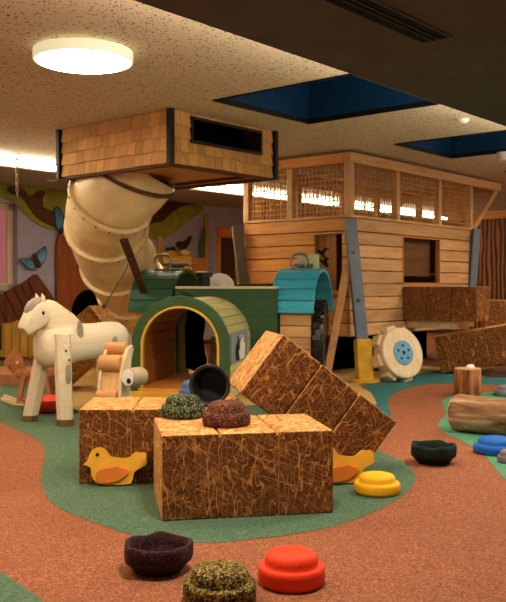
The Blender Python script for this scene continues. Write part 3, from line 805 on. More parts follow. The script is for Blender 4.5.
# hood
HX0, HX1, HY0, HY1, HZ = -.42, .80, 1.46, 2.02, 1.155
b = BM()
for (a0, a1, z0, z1) in ((HX0, -.45 if HX0 < -.45 else HX0+.001, 0, HZ), (.45, HX1, 0, HZ)):
    if a1-a0 > .01: box(b, a0, a1, HY0, HY0+.03, z0, z1)
P = [(HX0, HZ), (HX0, ZS)]+[(-.42*math.cos(PI*k/20), ZS+.42*math.sin(PI*k/20)) for k in range(21)]+[(.45, ZS), (.45, HZ)]
prism(b, P, Matrix(), HY0, HY0+.03)
obj('hood_front', b, M_green_front, tr)
b = BM(); box(b, HX1-.03, HX1, HY0+.03, HY1, 0, HZ); box(b, HX0, HX0+.03, HY0+.03, HY1, 0, HZ); box(b, HX0+.03, HX1-.03, HY1-.03, HY1, .95, HZ); obj('hood_sides', b, M_green_front, tr)
b = BM(); box(b, HX0, HX1+.01, HY0-.012, HY0+.16, HZ, HZ+.03); box(b, HX0, HX1+.01, HY1-.10, HY1+.02, HZ, HZ+.03); obj('hood_top', b, M_pale_wood_x, tr, bevel=.006)
b = BM(); box(b, .05, HX1, HY1-.08, HY1-.03, HZ+.03, HZ+.055); obj('hood_rail', b, M_black, tr)
b = BM(); lathe(b, [(.07,HZ+.02),(.07,HZ+.14),(.10,HZ+.145),(.10,HZ+.195),(.07,HZ+.205),(0,HZ+.205)], Matrix.Translation((-.09, 1.56, 0)), 24); obj('chimney', b, M_black, tr, smooth=35)
b = BM(); P = [(.18*math.cos(PI*k/20), .16*math.sin(PI*k/20)) for k in range(21)]
prism(b, P, Matrix.Translation((.03, 1.88, HZ+.03)), 0, .03); obj('half_disc', b, M_white, tr)
# fenders
def fender(x0, x1, mat, nm_under):
    b = slat_arch(.46, .50, .90, -.06, PI+.06, 11, x0, x1, 'x', .05, 2.0, 1.06)
    rot = Matrix.Translation(((x0+x1)/2, 2.0, 0)) @ Matrix.Rotation(math.radians(-9), 4, 'Z') @ Matrix.Translation((-(x0+x1)/2, -2.0, 0))
    b.transform(rot)
    fo = obj('fender', b, mat, tr, bevel=.004, seg=1)
    xm = (x0+x1)/2-.03
    b = BM(); hy = 1.90
    P = [Vector((xm-.055, hy, 1.385)), Vector((xm-.085, hy, 1.44)), Vector((xm-.105, hy, 1.50)), Vector((xm-.085, hy, 1.555)), Vector((xm-.03, hy, 1.575)),
         Vector((xm+.03, hy, 1.575)), Vector((xm+.085, hy, 1.555)), Vector((xm+.105, hy, 1.50)), Vector((xm+.085, hy, 1.44)), Vector((xm+.055, hy, 1.40))]
    tube(b, spline(P, 4), .016, 10); obj('grab_handle', b, M_metal, fo, smooth=True)
    b = BM(); box(b, xm-.11, xm+.11, hy-.03, hy+.03, 1.385, 1.405); obj('handle_plate', b, M_metal, fo, bevel=.004)
    return fo
fl = fender(-.94, -.38, M_green, 0); frr = fender(.79, 1.31, M_teal, 1)
b = BM(); box(b, -.70, -.36, 1.9, 2.1, 1.44, 1.475); box(b, -.6, -.45, 1.95, 2.05, 1.41, 1.44); obj('seat_plate', b, M_steel_br, fl, bevel=.008)
b = BM(); box(b, .90, 1.18, 1.9, 2.06, 1.43, 1.46); box(b, .98, 1.08, 1.93, 2.0, 1.41, 1.43); obj('seat_plate', b, M_steel, frr, bevel=.008)
b = BM(); box(b, .97, 1.24, 2.08, 2.11, 1.39, 1.58); obj('back_board', b, paint('pale_green', (180,188,140), .5, .06), frr, bevel=.02)
for (x0, x1) in ((.82, 1.19), (-.92, -.45)):
    b = BM()
    for k in range(7): box(b, x0, x1, 1.56, 2.3, .02+k*.14+.003, .02+(k+1)*.14-.003)
    obj('slat_block', b, M_pine_x, tr, bevel=.005, seg=1)
b = BM(); MW = Matrix.Translation((1.275, 1.93, .52)) @ Matrix.Rotation(PI/2, 4, 'Y')
lathe(b, [(.30,-.05),(.44,-.06),(.47,-.03),(.47,.03),(.44,.06),(.30,.05)], MW, 40)
lathe(b, [(0,-.02),(.31,-.02),(.31,.02),(0,.02)], MW, 40)
for k in range(22):
    a = 2*PI*k/22; m2 = MW @ Matrix.Rotation(a, 4, 'Z'); box(b, .46, .505, -.03, .03, -.06, .03, m2); box(b, .46, .505, -.03, .03, .035, .065, m2 @ Matrix.Rotation(.14, 4, 'Z'))
obj('tyre', b, M_rubber_black, tr, smooth=35)
# sign plate
MS = Matrix.Translation((.498, .62, .545)) @ Matrix.Rotation(PI/2, 4, 'Z')
rr = [( -.45,-.16),(.45,-.16),(.48,-.13),(.48,.13),(.45,.16),(-.45,.16),(-.48,.13),(-.48,-.13)]
b = BM(); prism(b, rr, MS, -.012, .012); sg = obj('sign_plate', b, M_blueplate, tr, bevel=.003)
def flame(k, dx): return [(dx+x*k, z*k) for x, z in ((-.16,-.15),(-.22,-.05),(-.14,-.03),(-.17,.05),(-.08,.03),(-.06,.13),(.02,.05),(.10,.11),(.09,.02),(.18,.02),(.12,-.05),(.18,-.15))]
b = BM(); prism(b, flame(.95, -.08), MS, -.016, -.011); obj('black_shape', b, M_black, sg)
b = BM(); prism(b, flame(.95, .12), MS, -.018, -.012); obj('white_shape', b, M_white, sg)

# roller toy beside the headlamp
rt0 = at(109.5, 400, 6.95); MR = fr(rt0.x, rt0.y, 0, -24) @ Matrix.Diagonal((.74, .75, 1.17, 1))
rt = thing('roller_frame', 'pale curved wooden frame with orange wooden rolls beside the horse', 'play panel', MR)
prof = [(-.02,0),(-.02,.22),(.0,.36),(.06,.50),(.14,.58),(.22,.60),(.24,.57),(.20,.50),(.16,.36),(.15,.2),(.15,0)]
for x in (.10, .155):
    pass
b = BM(); MP = Matrix.Translation((.115, 0, 0)) @ Matrix.Rotation(PI/2, 4, 'Z'); prism(b, prof, MP, -.045, .0); obj('side_board', b, M_pale_wood, rt, bevel=.012)
b = BM(); MP = Matrix.Translation((-.15, 0, 0)) @ Matrix.Rotation(PI/2, 4, 'Z'); prism(b, prof, MP, -.03, .0); obj('side_board', b, M_pale_wood, rt, bevel=.01)
b = BM(); P = [(.02,.0),(.02,.22),(.04,.36),(.10,.48),(.17,.55),(.18,.52),(.12,.34),(.11,.0)]
prism(b, P, MP, -.262, -.03); obj('curved_board', b, wood('roller_board', (232,190,130), (212,162,98), 2, .7, .5, .1), rt)
for (y, z, r) in ((.17, .575, .045), (.055, .475, .055), (.0, .24, .05)):
    b = BM(); mm = Matrix.Translation((-.16, y, z)) @ Matrix.Rotation(PI/2, 4, 'Y'); lathe(b, [(0,0),(r-.006,0),(r,.006),(r,.264),(r-.006,.27),(0,.27)], mm, 28); obj('roll', b, M_roll, rt, smooth=35)

# eye cylinder at the roller frame's side
ce = MR.inverted() @ at(128.5, 377.5, 6.85); 
d_ = Vector((-.60,-.80,.0)); d_ = (fr(0,0,0,24).to_3x3() @ d_).normalized()
Z12 = Matrix.Diagonal((1/.74,1/.75,1/1.17,1))
mm = Matrix.Translation(ce) @ Z12 @ d_.to_track_quat('Z', 'Y').to_matrix().to_4x4()
b = BM(); lathe(b, [(0,-.16),(.066,-.16),(.076,-.14),(.076,.0),(.072,.008),(0,.008)], mm, 32); ey = obj('eye_cylinder', b, paint('eye_grey', (168,150,122), .6, .08), rt, smooth=35)
b = BM(); lathe(b, [(0,.008),(.066,.008),(.066,.012),(0,.013)], mm, 32); obj('eye_white', b, M_white, ey)
b = BM(); lathe(b, [(0,.010),(.022,.010),(.022,.017),(0,.018)], mm @ Matrix.Translation((.018, -.026, 0)), 16); obj('pupil', b, M_black, ey)
b = BM(); box(b, .11, .18, -.03, .20, .0, .24); obj('eye_mount', b, M_pale_wood, rt, bevel=.006)

# ------------------------------------------------------------------ big wooden horse
fwd = Vector((-.72, -.694, 0)); yawh = math.degrees(math.atan2(fwd.y, fwd.x))
hc = Vector((-1.735, 7.40, 0)); MH = fr(hc.x, hc.y, 0, yawh) @ Matrix.Diagonal((.81, .86, 1, 1))
hs = thing('wooden_horse', 'large cream wooden horse with grey patches standing on the green floor', 'toy horse', MH)
def ell(cx, cz, hw, hh, n=20, p=2.6, tilt=0, lean=0):
    out = []
    for k in range(n):
        a = 2*PI*k/n; c, s = math.cos(a), math.sin(a)
        y = hw*math.copysign(abs(c)**(2/p), c); z = hh*math.copysign(abs(s)**(2/p), s)
        out.append(Vector((cx-z*math.sin(tilt), y, cz+z*math.cos(tilt))))
    return out
b = BM(); secs = []
for x, z, hw, hh in ((.20,.66,.05,.05),(.185,.66,.10,.11),(.14,.66,.145,.15),(.06,.665,.17,.18),(-.1,.68,.175,.185),(-.3,.69,.175,.165),(-.5,.695,.175,.16),(-.68,.70,.175,.165),(-.80,.70,.165,.16),(-.88,.695,.13,.13),(-.92,.69,.07,.075),(-.93,.69,.03,.03)):
    secs.append(ell(x, z, hw, hh))
loft(b, secs); body = obj('body', b, M_horse, hs, smooth=60)
b = BM(); secs = []
for x, z, hw, hh, t in ((-.15,.68,.13,.26,-.75+PI/2),(-.07,.82,.115,.20,-.68+PI/2),(.02,.925,.10,.145,-.65+PI/2),(.08,1.0,.09,.105,-.6+PI/2),(.11,1.04,.06,.06,-.6+PI/2)):
    secs.append(ell(x, z, hw, hh, tilt=t))
loft(b, secs); obj('neck', b, M_horse, hs, smooth=60)
b = BM(); secs = []
for x, z, hw, hh in ((.09,1.03,.05,.05),(.12,1.005,.088,.095),(.18,.96,.10,.12),(.235,.915,.095,.108),(.29,.87,.085,.085),(.335,.83,.076,.07),(.36,.808,.06,.05)):
    secs.append(ell(x, z, hw, hh, tilt=-.85, p=4))
loft(b, secs); head = obj('head', b, M_horse, hs, smooth=38)
for s in (-1, 1):
    b = BM(); loft(b, [[Vector((.16+.035*c, s*.05+.022*d, 1.06)) for c, d in ((1,0),(0,1),(-1,0),(0,-1))], [Vector((.165+.026*c, s*.058+.012*d, 1.10)) for c, d in ((1,0),(0,1),(-1,0),(0,-1))], [Vector((.18+.004*c, s*.06+.004*d, 1.13)) for c, d in ((1,0),(0,1),(-1,0),(0,-1))]])
    obj('ear', b, M_horse, head, bevel=.004)
    b = BM(); bmesh.ops.create_uvsphere(b, u_segments=12, v_segments=8, radius=.018, matrix=Matrix.Translation((.185, s*.098, .962)) @ Matrix.Diagonal((1, .5, 1, 1))); obj('eye', b, M_black, head, smooth=True)
b = BM(); secs = []
for x, z, hw, hh in ((.17,1.085,.05,.015),(.205,1.065,.08,.035),(.26,1.03,.085,.04),(.305,.985,.075,.03),(.325,.96,.04,.01)): secs.append(ell(x, z, hw, hh, 12, 2, -.75))
loft(b, secs); obj('forelock', b, M_horse_grey, head, smooth=True)
b = BM(); secs = []
for x, z, hw, hh in ((.06,.88,.02,.03),(.10,.80,.05,.06),(.135,.72,.06,.07),(.155,.65,.05,.05),(.16,.60,.02,.02)): secs.append(ell(x, z, hw, hh, 12, 2, .2))
loft(b, secs); obj('chest_tuft', b, M_horse_grey, hs, smooth=True)
def leg(name, top, bot, w):
    b = BM(); hz = .055
    t, bo = Vector(top), Vector(bot); d = (t-bo)/(t.z-bo.z)
    def octo(p, w): return [p+Vector((w*c, w*s, 0)) for c, s in [(math.cos(PI/8+k*PI/4), math.sin(PI/8+k*PI/4)) for k in range(8)]]
    loft(b, [octo(bo+d*hz, w*.98), octo(t, w*1.05)]); o = obj('leg', b, M_horse, hs, bevel=.004)
    b = BM(); loft(b, [octo(bo+d*.002, w*1.06), octo(bo+d*hz, w*1.04)]); obj('hoof', b, M_hoof, o, bevel=.004)
    return o
L1 = leg('leg', (.0,.155,.78), (.0,.22,0), .088)
L2 = leg('leg', (.03,-.13,.66), (.13,-.27,0), .085)
L3 = leg('leg', (-.72,.13,.66), (-.80,.22,0), .075)
L4 = leg('leg', (-.72,-.13,.66), (-.78,-.20,0), .075)
def spot(par, pts, M, nm='patch'):
    b = BM(); prism(b, [(p.x, p.y) for p in chaikin([(q[0], q[1], 0) for q in pts], 2)], M, -.003, .003); obj(nm, b, M_horse_grey, par)
blob = [(-.035,-.08),(.02,-.09),(.035,-.02),(.025,.04),(.03,.08),(-.02,.09),(-.035,.03)]
spot(body, [(-.035,-.06),(.02,-.05),(.04,.02),(.0,.07),(-.04,.03)], Matrix.Translation((-.66, .178, .68)))
spot(body, [(-.05,-.08),(.02,-.04),(.03,.06),(-.01,.09),(-.05,.02)], Matrix.Translation((-.20, .178, .81)))
spot(L1, blob, Matrix.Translation((-.0, .275, .44)) @ Matrix.Rotation(-.07, 4, 'X'))
b = BM(); secs = []
for x, z, r in ((-.90,.78,.02),(-.96,.74,.035),(-.99,.62,.04),(-.98,.48,.03),(-.97,.42,.008)): secs.append(ell(x, z, r, r, 10, 2, PI/2))
loft(b, secs); obj('tail', b, M_horse_grey, hs, smooth=True)
for (x, z) in ((.02,.70),(-.02,.62)):
    b = BM(); lathe(b, [(.01,-.004),(.01,.006),(0,.008)], Matrix.Translation((x, .262, z-.06)) @ Matrix.Rotation(-PI/2, 4, 'X'), 8); obj('screw', b, M_bug, L1)

# small rocking horse
rh0 = flo(34, 407); MRH = fr(rh0.x-.03, rh0.y+.10, 0, 190) @ Matrix.Scale(.84, 4)
rh = thing('rocking_horse', 'small brown wooden rocking horse behind the cream horse', 'rocking horse', MRH)
for s in (-1, 1):
    b = BM(); P = [(-.42,.10),(-.25,.035),(0,.01),(.22,.03),(.36,.09),(.36,.13),(.2,.07),(0,.05),(-.25,.075),(-.42,.14)]
    prism(b, P, Matrix.Translation((0, s*.13, 0)), -.018, .018); obj('runner', b, M_pale_wood_x, rh, bevel=.005)
    for x in (-.18, .14):
        b = BM(); bar(b, (x*1.15, s*.13, .05), (x*.8, s*.08, .36), .05, .045, (0,1,0)); obj('leg', b, M_redhorse, rh, bevel=.005)
b = BM(); box(b, -.24, .2, -.09, .09, .33, .44); obj('body', b, M_redhorse, rh, bevel=.03)
b = BM(); P = [(.08,.38),(.24,.38),(.235,.50),(.30,.47),(.345,.50),(.33,.55),(.24,.66),(.21,.71),(.19,.65),(.12,.56)]
prism(b, P, Matrix(), -.03, .03); obj('head', b, M_redhorse, rh, bevel=.01)
b = BM(); lathe(b, [(0,-.12),(.014,-.12),(.014,.12),(0,.12)], Matrix.Translation((.18, 0, .52)) @ Matrix.Rotation(PI/2, 4, 'X'), 12); obj('handle', b, M_pale_wood, rh)
b = BM(); box(b, -.26, -.22, -.14, .14, .36, .62); obj('backrest', b, M_redhorse, rh, bevel=.015)
# low platform behind
a = flo(-30, 386); e = flo(34, 383); b = BM(); box(b, -.4, .55, 0, 1.0, .0, .14); pl = tag(obj('low_platform', b, M_redhorse, None, fr(a.x+.3, a.y, 0, 6), bevel=.01), 'low orange wooden platform on the floor at left behind the rocking horse', 'platform')
# red bowl under the horse
c = flo(49, 411); b = BM(); lathe(b, [(0,.0),(.13,.0),(.20,.04),(.235,.10),(.24,.13),(.22,.13),(.18,.06),(.0,.035)], None, 36)
tag(obj('play_dish', b, M_red_pl, None, fr(c.x-.0, c.y-.04, .0), smooth=35), 'shallow red dish on the floor between the legs of the cream horse', 'dish')

# ------------------------------------------------------------------ hay bales
def bale(label, M, L, D, Hh, n=3, group='hay bale blocks'):
    b = BM(); g = .011; w = L/n
    if n == 1:
        for k in range(3): box(b, 0, L, k*D/3+(g/2 if k else 0), (k+1)*D/3-(g/2 if k < 2 else 0), 0, Hh)
        box(b, .018, L-.018, .03, D-.03, .018, Hh-.018)
    for k in range(n if n > 1 else 0):
        box(b, k*w+(g/2 if k else 0), (k+1)*w-(g/2 if k < n-1 else 0), 0, D, 0, Hh)
    if n > 1: box(b, .03, L-.03, .018, D-.018, .018, Hh-.018)
    b.normal_update()
    for f in b.faces:
        if f.normal.z > .7 or (n > 1 and abs(f.normal.x) > .7): f.material_index = 1
    o = obj('hay_bale', b, (M_hay, M_chips), None, M, bevel=.009)
    return tag(o, label, 'hay bale', group)
fbl = Vector((-.462, 4.304, 0)); yw = math.degrees(math.atan2(.25, .909))
bale('hay bale block nearest the viewer carrying two speckled foam stones', fr(fbl.x, fbl.y, 0, 10.5), .90, .60, .437)
bale('hay bale block at left with a yellow duck leaning on its front', fr(-1.05, 5.12, 0, 2), .97, .565, .45)
Ct = Vector((.63, 5.21, .004)); e1 = Vector((.985,.173,0)); e2 = Vector((-.173,.985,0)); th = math.radians(37.5)
ax = e1*math.cos(th)-Vector((0,0,1))*math.sin(th); az = e1*math.sin(th)+Vector((0,0,1))*math.cos(th)
Mt = Matrix((ax, e2, az)).transposed().to_4x4(); Mt.translation = Ct-ax*.905
bale('hay bale block tipped on one corner, standing behind the nearest bale', Mt, .905, .56, .435)
# tipped bale behind the horse
e1 = Vector((.985,-.17,0)); e2 = Vector((.17,.985,0)); th = math.radians(-40)
ax = e1*math.cos(th)-Vector((0,0,1))*math.sin(th); az = e1*math.sin(th)+Vector((0,0,1))*math.cos(th)
Mt = Matrix((ax, e2, az)).transposed().to_4x4(); bt = at(53, 393, 9.5); Mt.translation = Vector((bt.x, bt.y, .003))
bale('hay bale block tipped up behind the cream wooden horse', Mt, .95, .5, .47)
# bales beside the cabin
e1 = Vector((.972,-.235,0)); e2 = Vector((.235,.972,0)); th = math.radians(-10.5)
ax = e1*math.cos(th)-Vector((0,0,1))*math.sin(th); az = e1*math.sin(th)+Vector((0,0,1))*math.cos(th)
Mt = Matrix((ax, e2, az)).transposed().to_4x4(); lb = flo(437, 374); Mt.translation = Vector((lb.x+.05, lb.y, .004))
bale('hay bale block sloping up to the right below the raised bale beside the cabin', Mt, 1.35, .45, .50, 4)
bale('hay bale block raised against the cabin wall below its window', MC @ Matrix.Translation((1.30, -1.12, .715)), .40, 1.10, .465, 1)
s_ = BM(); box(s_, 1.42, 1.68, -.80, -.005, .60, .712); obj('support_plank', s_, M_pale_wood_x, cab, bevel=.006)
ob = flo(484, 366); bale('hay bale block standing upright at the right edge behind the sloping bale', fr(ob.x+.02, ob.y, .004, -8), .9, .45, .97, 3)
# ------------------------------------------------------------------ foam stones and bowls
def stone(name, R, Hh, mat, px, pz, label, M, squash=1, rough=0):
    b = BM(); r2 = R*.80
    def wob(r, z, a, k): return (r*(1+.008*math.sin(3*a)), z)
    prof = [(0,0),(R*.88,0),(R*.96,Hh*.05),(R,Hh*.16),(R,Hh*.40),(R*.985,Hh*.49),(R*.94,Hh*.55),(R*.89,Hh*.565),(R*.83,Hh*.545),(R*.80,Hh*.58),(R*.80,Hh*.70),(R*.765,Hh*.82),(R*.67,Hh*.915),(R*.48,Hh*.975),(R*.25,Hh),(0,Hh)]
    lathe(b, prof, None, 40, wob)
    o = obj('stepping_stone', b, mat, None, M, smooth=70)
    return tag(o, label, 'stepping stone', 'round foam stepping stones')
c = flo(291.5, 583); stone('s', .135, .135, M_red_foam, 0, 0, 'plain bright red foam stepping stone on the orange floor in front', fr(c.x, c.y, .001))
c = flo(220, 600); stone('s', .14, .135, M_yb_spk, 0, 0, 'black and yellow speckled foam stepping stone cut by the bottom edge', fr(c.x, c.y, .001, 40))
c = flo(377, 493); stone('s', .132, .115, M_yel_foam, 0, 0, 'plain yellow foam stepping stone on the green floor', fr(c.x, c.y, .003, 80))
c = flo(496, 453); stone('s', .158, .115, M_blue_foam, 0, 0, 'plain blue foam stepping stone on the floor at right in front of the log', fr(c.x, c.y, .003, 10))
c = flo(508, 462); stone('s', .075, .085, paint('mauve_foam', (112,96,104), .8, .1), 0, 0, 'small mauve foam stepping stone beside the blue one at right edge', fr(c.x, c.y-.02, .003, 10))
c = flo(184, 417, .437); stone('s', .128, .128, M_green_spk, 0, 0, 'green speckled foam stepping stone on the front hay bale', fr(c.x-.005, c.y+.005, .438))
c = flo(226.5, 424, .437); stone('s', .132, .132, M_brown_spk, 0, 0, 'brown speckled foam stepping stone on the front hay bale', fr(c.x+.0, c.y-.03, .438, 70))
stone('s', .118, .128, paint('slate_blue_foam', (66,92,130), .75, .08), 0, 0, 'slate blue foam stepping stone on the left bale behind the black bucket', fr(-.37, 5.585, .451, 20))
c = flo(515, 398); stone('s', .16, .11, M_grey_st, 0, 0, 'grey foam stepping stone behind the log at the right edge', fr(c.x, c.y+.2, .003))

def bowl(mat, R, Hh, label, M):
    b = BM()
    def wob(r, z, a, k):
        w = .03*math.sin(5*a)+.018*math.sin(8*a+1)
        return (r*(1+.05*math.sin(5*a+.5)*(z/Hh)), z*(1+w) if z > Hh*.6 else z)
    prof = [(0,0),(R*.62,0),(R*.70,Hh*.04),(R*.86,Hh*.3),(R*.98,Hh*.42),(R*1.0,Hh*.55),(R*.99,Hh*.85),(R*.97,Hh),(R*.92,Hh*1.03),(R*.86,Hh*1.0),(R*.82,Hh*.7),(R*.72,Hh*.35),(R*.4,Hh*.22),(0,Hh*.2)]
    lathe(b, prof, None, 48, wob)
    o = obj('foam_bowl', b, mat, None, M, smooth=70)
    return tag(o, label, 'bowl', 'scalloped foam bowls')
c = flo(158, 570); bowl(M_bowl_r, .145, .115, 'dark red speckled foam bowl with scalloped rim on the orange floor', fr(c.x, c.y, .001))
c = flo(433, 463); bowl(M_bowl_g, .152, .125, 'dark green foam bowl with scalloped rim on the orange path', fr(c.x, c.y, .001, 50))

# black bucket lying on the left bale
bd = Vector((-.12,-.985,.12)).normalized(); mm = bd.to_track_quat('Z', 'Y').to_matrix().to_4x4()
bk = at(213, 381.5, 5.24); mm.translation = bk
b = BM(); R = .124
lathe(b, [(0,-.19),(R*.78,-.19),(R*.84,-.17),(R*.95,-.05),(R*1.03,-.03),(R*1.04,0),(R*.99,.006),(R*.87,.0),(R*.80,-.08),(R*.7,-.165),(0,-.17)], None, 44)
mm.translation = Vector((bk.x-.022, bk.y, .4545+R*1.04))
tag(obj('bucket', b, M_bucket, None, mm, smooth=45), 'black bucket lying on its side on the left hay bale', 'bucket')

# ------------------------------------------------------------------ ducks
DK = [(-.185,.125),(-.155,.145),(-.145,.185),(-.125,.215),(-.09,.228),(-.055,.218),(-.035,.19),(-.025,.17),(.01,.165),(.06,.16),(.09,.162),(.11,.185),(.13,.198),(.155,.19),(.18,.195),(.198,.18),(.192,.155),(.20,.135),(.19,.115),(.165,.105),(.12,.08),(.115,.03),(.10,.005),(-.08,.005),(-.115,.03),(-.135,.07),(-.13,.10),(-.15,.115)]
WG = [(-.105,.06),(-.09,.09),(-.05,.105),(.0,.105),(.02,.118),(.05,.105),(.09,.095),(.095,.075),(.06,.045),(.03,.025),(-.07,.012),(-.1,.025)]
def duck(M, label):
    t = thing('wooden_duck', label, 'toy duck', M, 'yellow wooden ducks')
    sm = lambda P: [(p.x, p.y) for p in chaikin([(q[0], q[1], 0) for q in P], 1)]
    b = BM(); prism(b, sm(DK), Matrix(), -.016, .016); bo = obj('body', b, M_duck, t, bevel=.005)
    b = BM(); prism(b, sm(WG), Matrix(), -.032, -.016); obj('wing', b, M_duck_w, t, bevel=.005)
    b = BM(); lathe(b, [(.011,0),(.011,.003),(0,.004)], Matrix.Translation((-.097, -.016, .182)) @ Matrix.Rotation(PI/2, 4, 'X'), 16); obj('eye', b, M_black, bo)
    return t
c = flo(113.5, 486); Md = fr(c.x, c.y, .003, 2) @ Matrix.Rotation(math.radians(-8), 4, 'X')
d0 = duck(Md, 'yellow wooden duck leaning against the left hay bale')
c2 = flo(346, 488.5); dup(d0, fr(.54, 5.12, .003, 9) @ Matrix.Rotation(math.radians(-6), 4, 'X'), 'yellow wooden duck half hidden beside the tipped bale behind the yellow stone')

# ------------------------------------------------------------------ toy wheel, log, stump
wc = at(401, 355, 10.55); nrm = Vector((.50,-.82,.26)).normalized()
mm = nrm.to_track_quat('Z', 'Y').to_matrix().to_4x4(); R = .335
mm.translation = Vector((wc.x, wc.y, .352))
wt = thing('toy_wheel', 'pale wooden wheel with blue hub leaning beside the yellow post foot', 'wheel', fr(wc.x, wc.y, 0))
L_ = fr(wc.x, wc.y, 0).inverted() @ mm
b = BM(); lathe(b, [(0,-.045),(R-.027,-.045),(R-.015,-.033),(R-.015,.033),(R-.027,.045),(0,.045)], L_, 56); obj('disc', b, M_pale_wood, wt, smooth=35)
b = BM(); lathe(b, [(0,-.16),(R-.03,-.16),(R-.03,-.045),(0,-.045)], L_, 56); obj('rim', b, M_pale_wood_x, wt, smooth=35)
for k in range(8):
    a = 2*PI*k/8+.2; b = BM(); m2 = L_ @ Matrix.Rotation(a, 4, 'Z'); box(b, R-.035, R+.024, -.075, .075, -.165, -.02, m2); obj('tread_block', b, M_pale_wood_x, wt, bevel=.012)
b = BM(); lathe(b, [(.155,.045),(.155,.052),(.15,.056),(0,.056)], L_, 40); hb = obj('hub', b, M_hub, wt, smooth=35)
for k in range(6):
    a = 2*PI*k/5+.3; p = (0, 0) if k == 5 else (.088*math.cos(a), .088*math.sin(a)); rr_ = .024 if k == 5 else .017
    b = BM(); lathe(b, [(rr_,.056),(rr_,.059),(0,.059)], L_ @ Matrix.Translation((p[0], p[1], 0)), 14); obj('bolt_hole', b, M_black, hb)

a = flo(449, 426); e = flo(540, 462); 
ca = at(454, 412, 7.0); 
dirv = Vector((.80,-.60,0)); Ml = fr(ca.x, ca.y, .155, math.degrees(math.atan2(dirv.y, dirv.x)))
lg = thing('log', 'weathered brown log lying on the green floor at right', 'log', Ml @ Matrix.Translation((0,0,-.155)))
b = BM(); secs = []
for x, r in ((0,.125),(.012,.142),(.05,.15),(.35,.145),(.7,.15),(1.0,.152),(1.2,.148)):
    secs.append([Vector((x, r*(1+.03*math.sin(3*k*2*PI/28+x*3))*math.cos(2*PI*k/28), .155+r*(1+.03*math.sin(2*k*2*PI/28+x*5))*math.sin(2*PI*k/28))) for k in range(28)])
loft(b, secs); obj('trunk', b, M_bark_x, lg, smooth=50)
b = BM(); lathe(b, [(0,0),(.123,0),(.123,.006),(0,.006)], Matrix.Translation((0,0,.155)) @ Matrix.Rotation(-PI/2, 4, 'Y'), 28); obj('cut_face', b, M_end, lg)
c = flo(471, 397); 
sm_ = thing('tree_stump', 'upright wooden stump standing behind the lying log', 'stump', fr(c.x, c.y+.14, .0))
b = BM(); lathe(b, [(0,0.003),(.15,.003),(.152,.02),(.148,.28),(.142,.29),(0,.29)], None, 32, lambda r, z, a, k: (r*(1+.02*math.sin(4*a)+.012*math.sin(9*a)), z)); obj('trunk', b, M_bark_z, sm_, smooth=50)
b = BM(); lathe(b, [(0,.29),(.14,.29),(.138,.297),(0,.298)], None, 32); obj('cut_face', b, M_end, sm_)
b = BM(); lathe(b, [(0,0),(.045,0),(.05,.012),(.03,.035),(0,.04)], None, 16, lambda r, z, a, k: (r*(1+.2*math.sin(2*a)), z)); 
tag(obj('pebble', b, M_white, None, fr(c.x+.03, c.y+.14, .298), smooth=True), 'small pale pebble lying on top of the upright stump', 'pebble')
# brown wedge under the long bale at right
c = flo(494, 379); b = BM(); prism(b, [(-.3,0),(.5,0),(.5,.13),(-.2,.09)], Matrix(), -.15, .15)
tag(obj('wooden_wedge', b, M_brown, None, fr(c.x+.25, c.y+.3, .003, 2), bevel=.01), 'dark brown wooden block under the raised end of the sloping hay bale', 'block')

# ------------------------------------------------------------------ light
def area(name, loc, size, energy, col, rot=(0,0,0), shape='DISK'):
    l = bpy.data.lights.new(name, 'AREA'); l.shape = shape; l.size = size; l.energy = energy; l.color = col
    o = bpy.data.objects.new(name, l); C.objects.link(o); o.location = loc; o.rotation_euler = rot; return o
def spot_l(name, loc, tgt, energy, ang, col, blend=.6, size=.12):
    l = bpy.data.lights.new(name, 'SPOT'); l.energy = energy; l.spot_size = math.radians(ang); l.spot_blend = blend; l.color = col; l.shadow_soft_size = size
    o = bpy.data.objects.new(name, l); C.objects.link(o); o.location = loc
    o.rotation_euler = (Vector(tgt)-Vector(loc)).to_track_quat('-Z', 'Y').to_euler(); return o
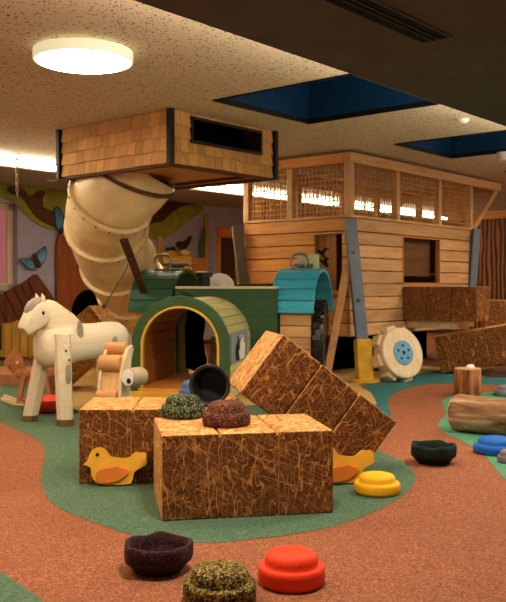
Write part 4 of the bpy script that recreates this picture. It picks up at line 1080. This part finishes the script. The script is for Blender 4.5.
# added lamps: unseen copies of the round ceiling lamp that brighten the room
WARM = (1,.80,.56)
for (s, t, txt) in ((-3.4, 1.4, 'added round ceiling lamp further left than the large glowing one, out of view'),
                    (-4.4, -1.2, 'round ceiling lamp over the viewer\'s left side beside the lowered dark ceiling'),
                    (5.6, -1.9, 'added round ceiling lamp at right between two navy light wells, out of view'),
                    (-1.2, 3.2, 'added round ceiling lamp before the mural wall just left of the view'),
                    (2.6, 3.4, 'added round ceiling lamp hidden behind the shingled tower')):
    p = ROOM @ Vector((s, t, 0)); r = dup(lamp, fr(p.x, p.y, 2.85), txt, 'round ceiling lamps')
# unseen fill lights added under the lowered dark ceiling, without fixtures
for (s, t) in ((-3.2,-3.4), (-.2,-3.4), (2.8,-3.6), (5.6,-3.6)):
    p = ROOM @ Vector((s, t, 2.58)); area('ceiling_fill', p, .3, 72, (1,.88,.72))
# the cove's LED line throws light up on the ceiling; second line is added
def cove(s0, s1, t, z, e):
    p = ROOM @ Vector(((s0+s1)/2, t, z)); l = area('ceiling_uplight', p, s1-s0, e, (1,.84,.62), (PI, 0, YAW), 'RECTANGLE'); l.data.size_y = .05
cove(-4, 13.5, T_COVE-.03, Z_COVE+.02, 420)
cove(-7, 13.5, -2.25, 2.62, 420)  # added uplight along the dark ceiling's edge, no strip there
w = bpy.data.worlds.new('World'); bpy.context.scene.world = w; w.use_nodes = True
w.node_tree.nodes['Background'].inputs[0].default_value = (1,.83,.63,1); w.node_tree.nodes['Background'].inputs[1].default_value = .36

# ------------------------------------------------------------------ camera
cam = bpy.data.cameras.new('Camera'); co = bpy.data.objects.new('Camera', cam); C.objects.link(co)
co.location = (0, 0, H); co.rotation_euler = (PI/2, 0, 0)
cam.sensor_fit = 'VERTICAL'; cam.sensor_height = 36; cam.lens = FO/602*36; cam.shift_y = -(301-CY)/602
cam.clip_start = .05; cam.dof.use_dof = True; cam.dof.focus_distance = 4.9; cam.dof.aperture_fstop = 6.0
sc = bpy.context.scene; sc.camera = co
sc.view_settings.view_transform = 'Standard'; sc.view_settings.look = 'None'; sc.view_settings.gamma = 1; sc.view_settings.use_curve_mapping = False
sc.view_settings.exposure = .05
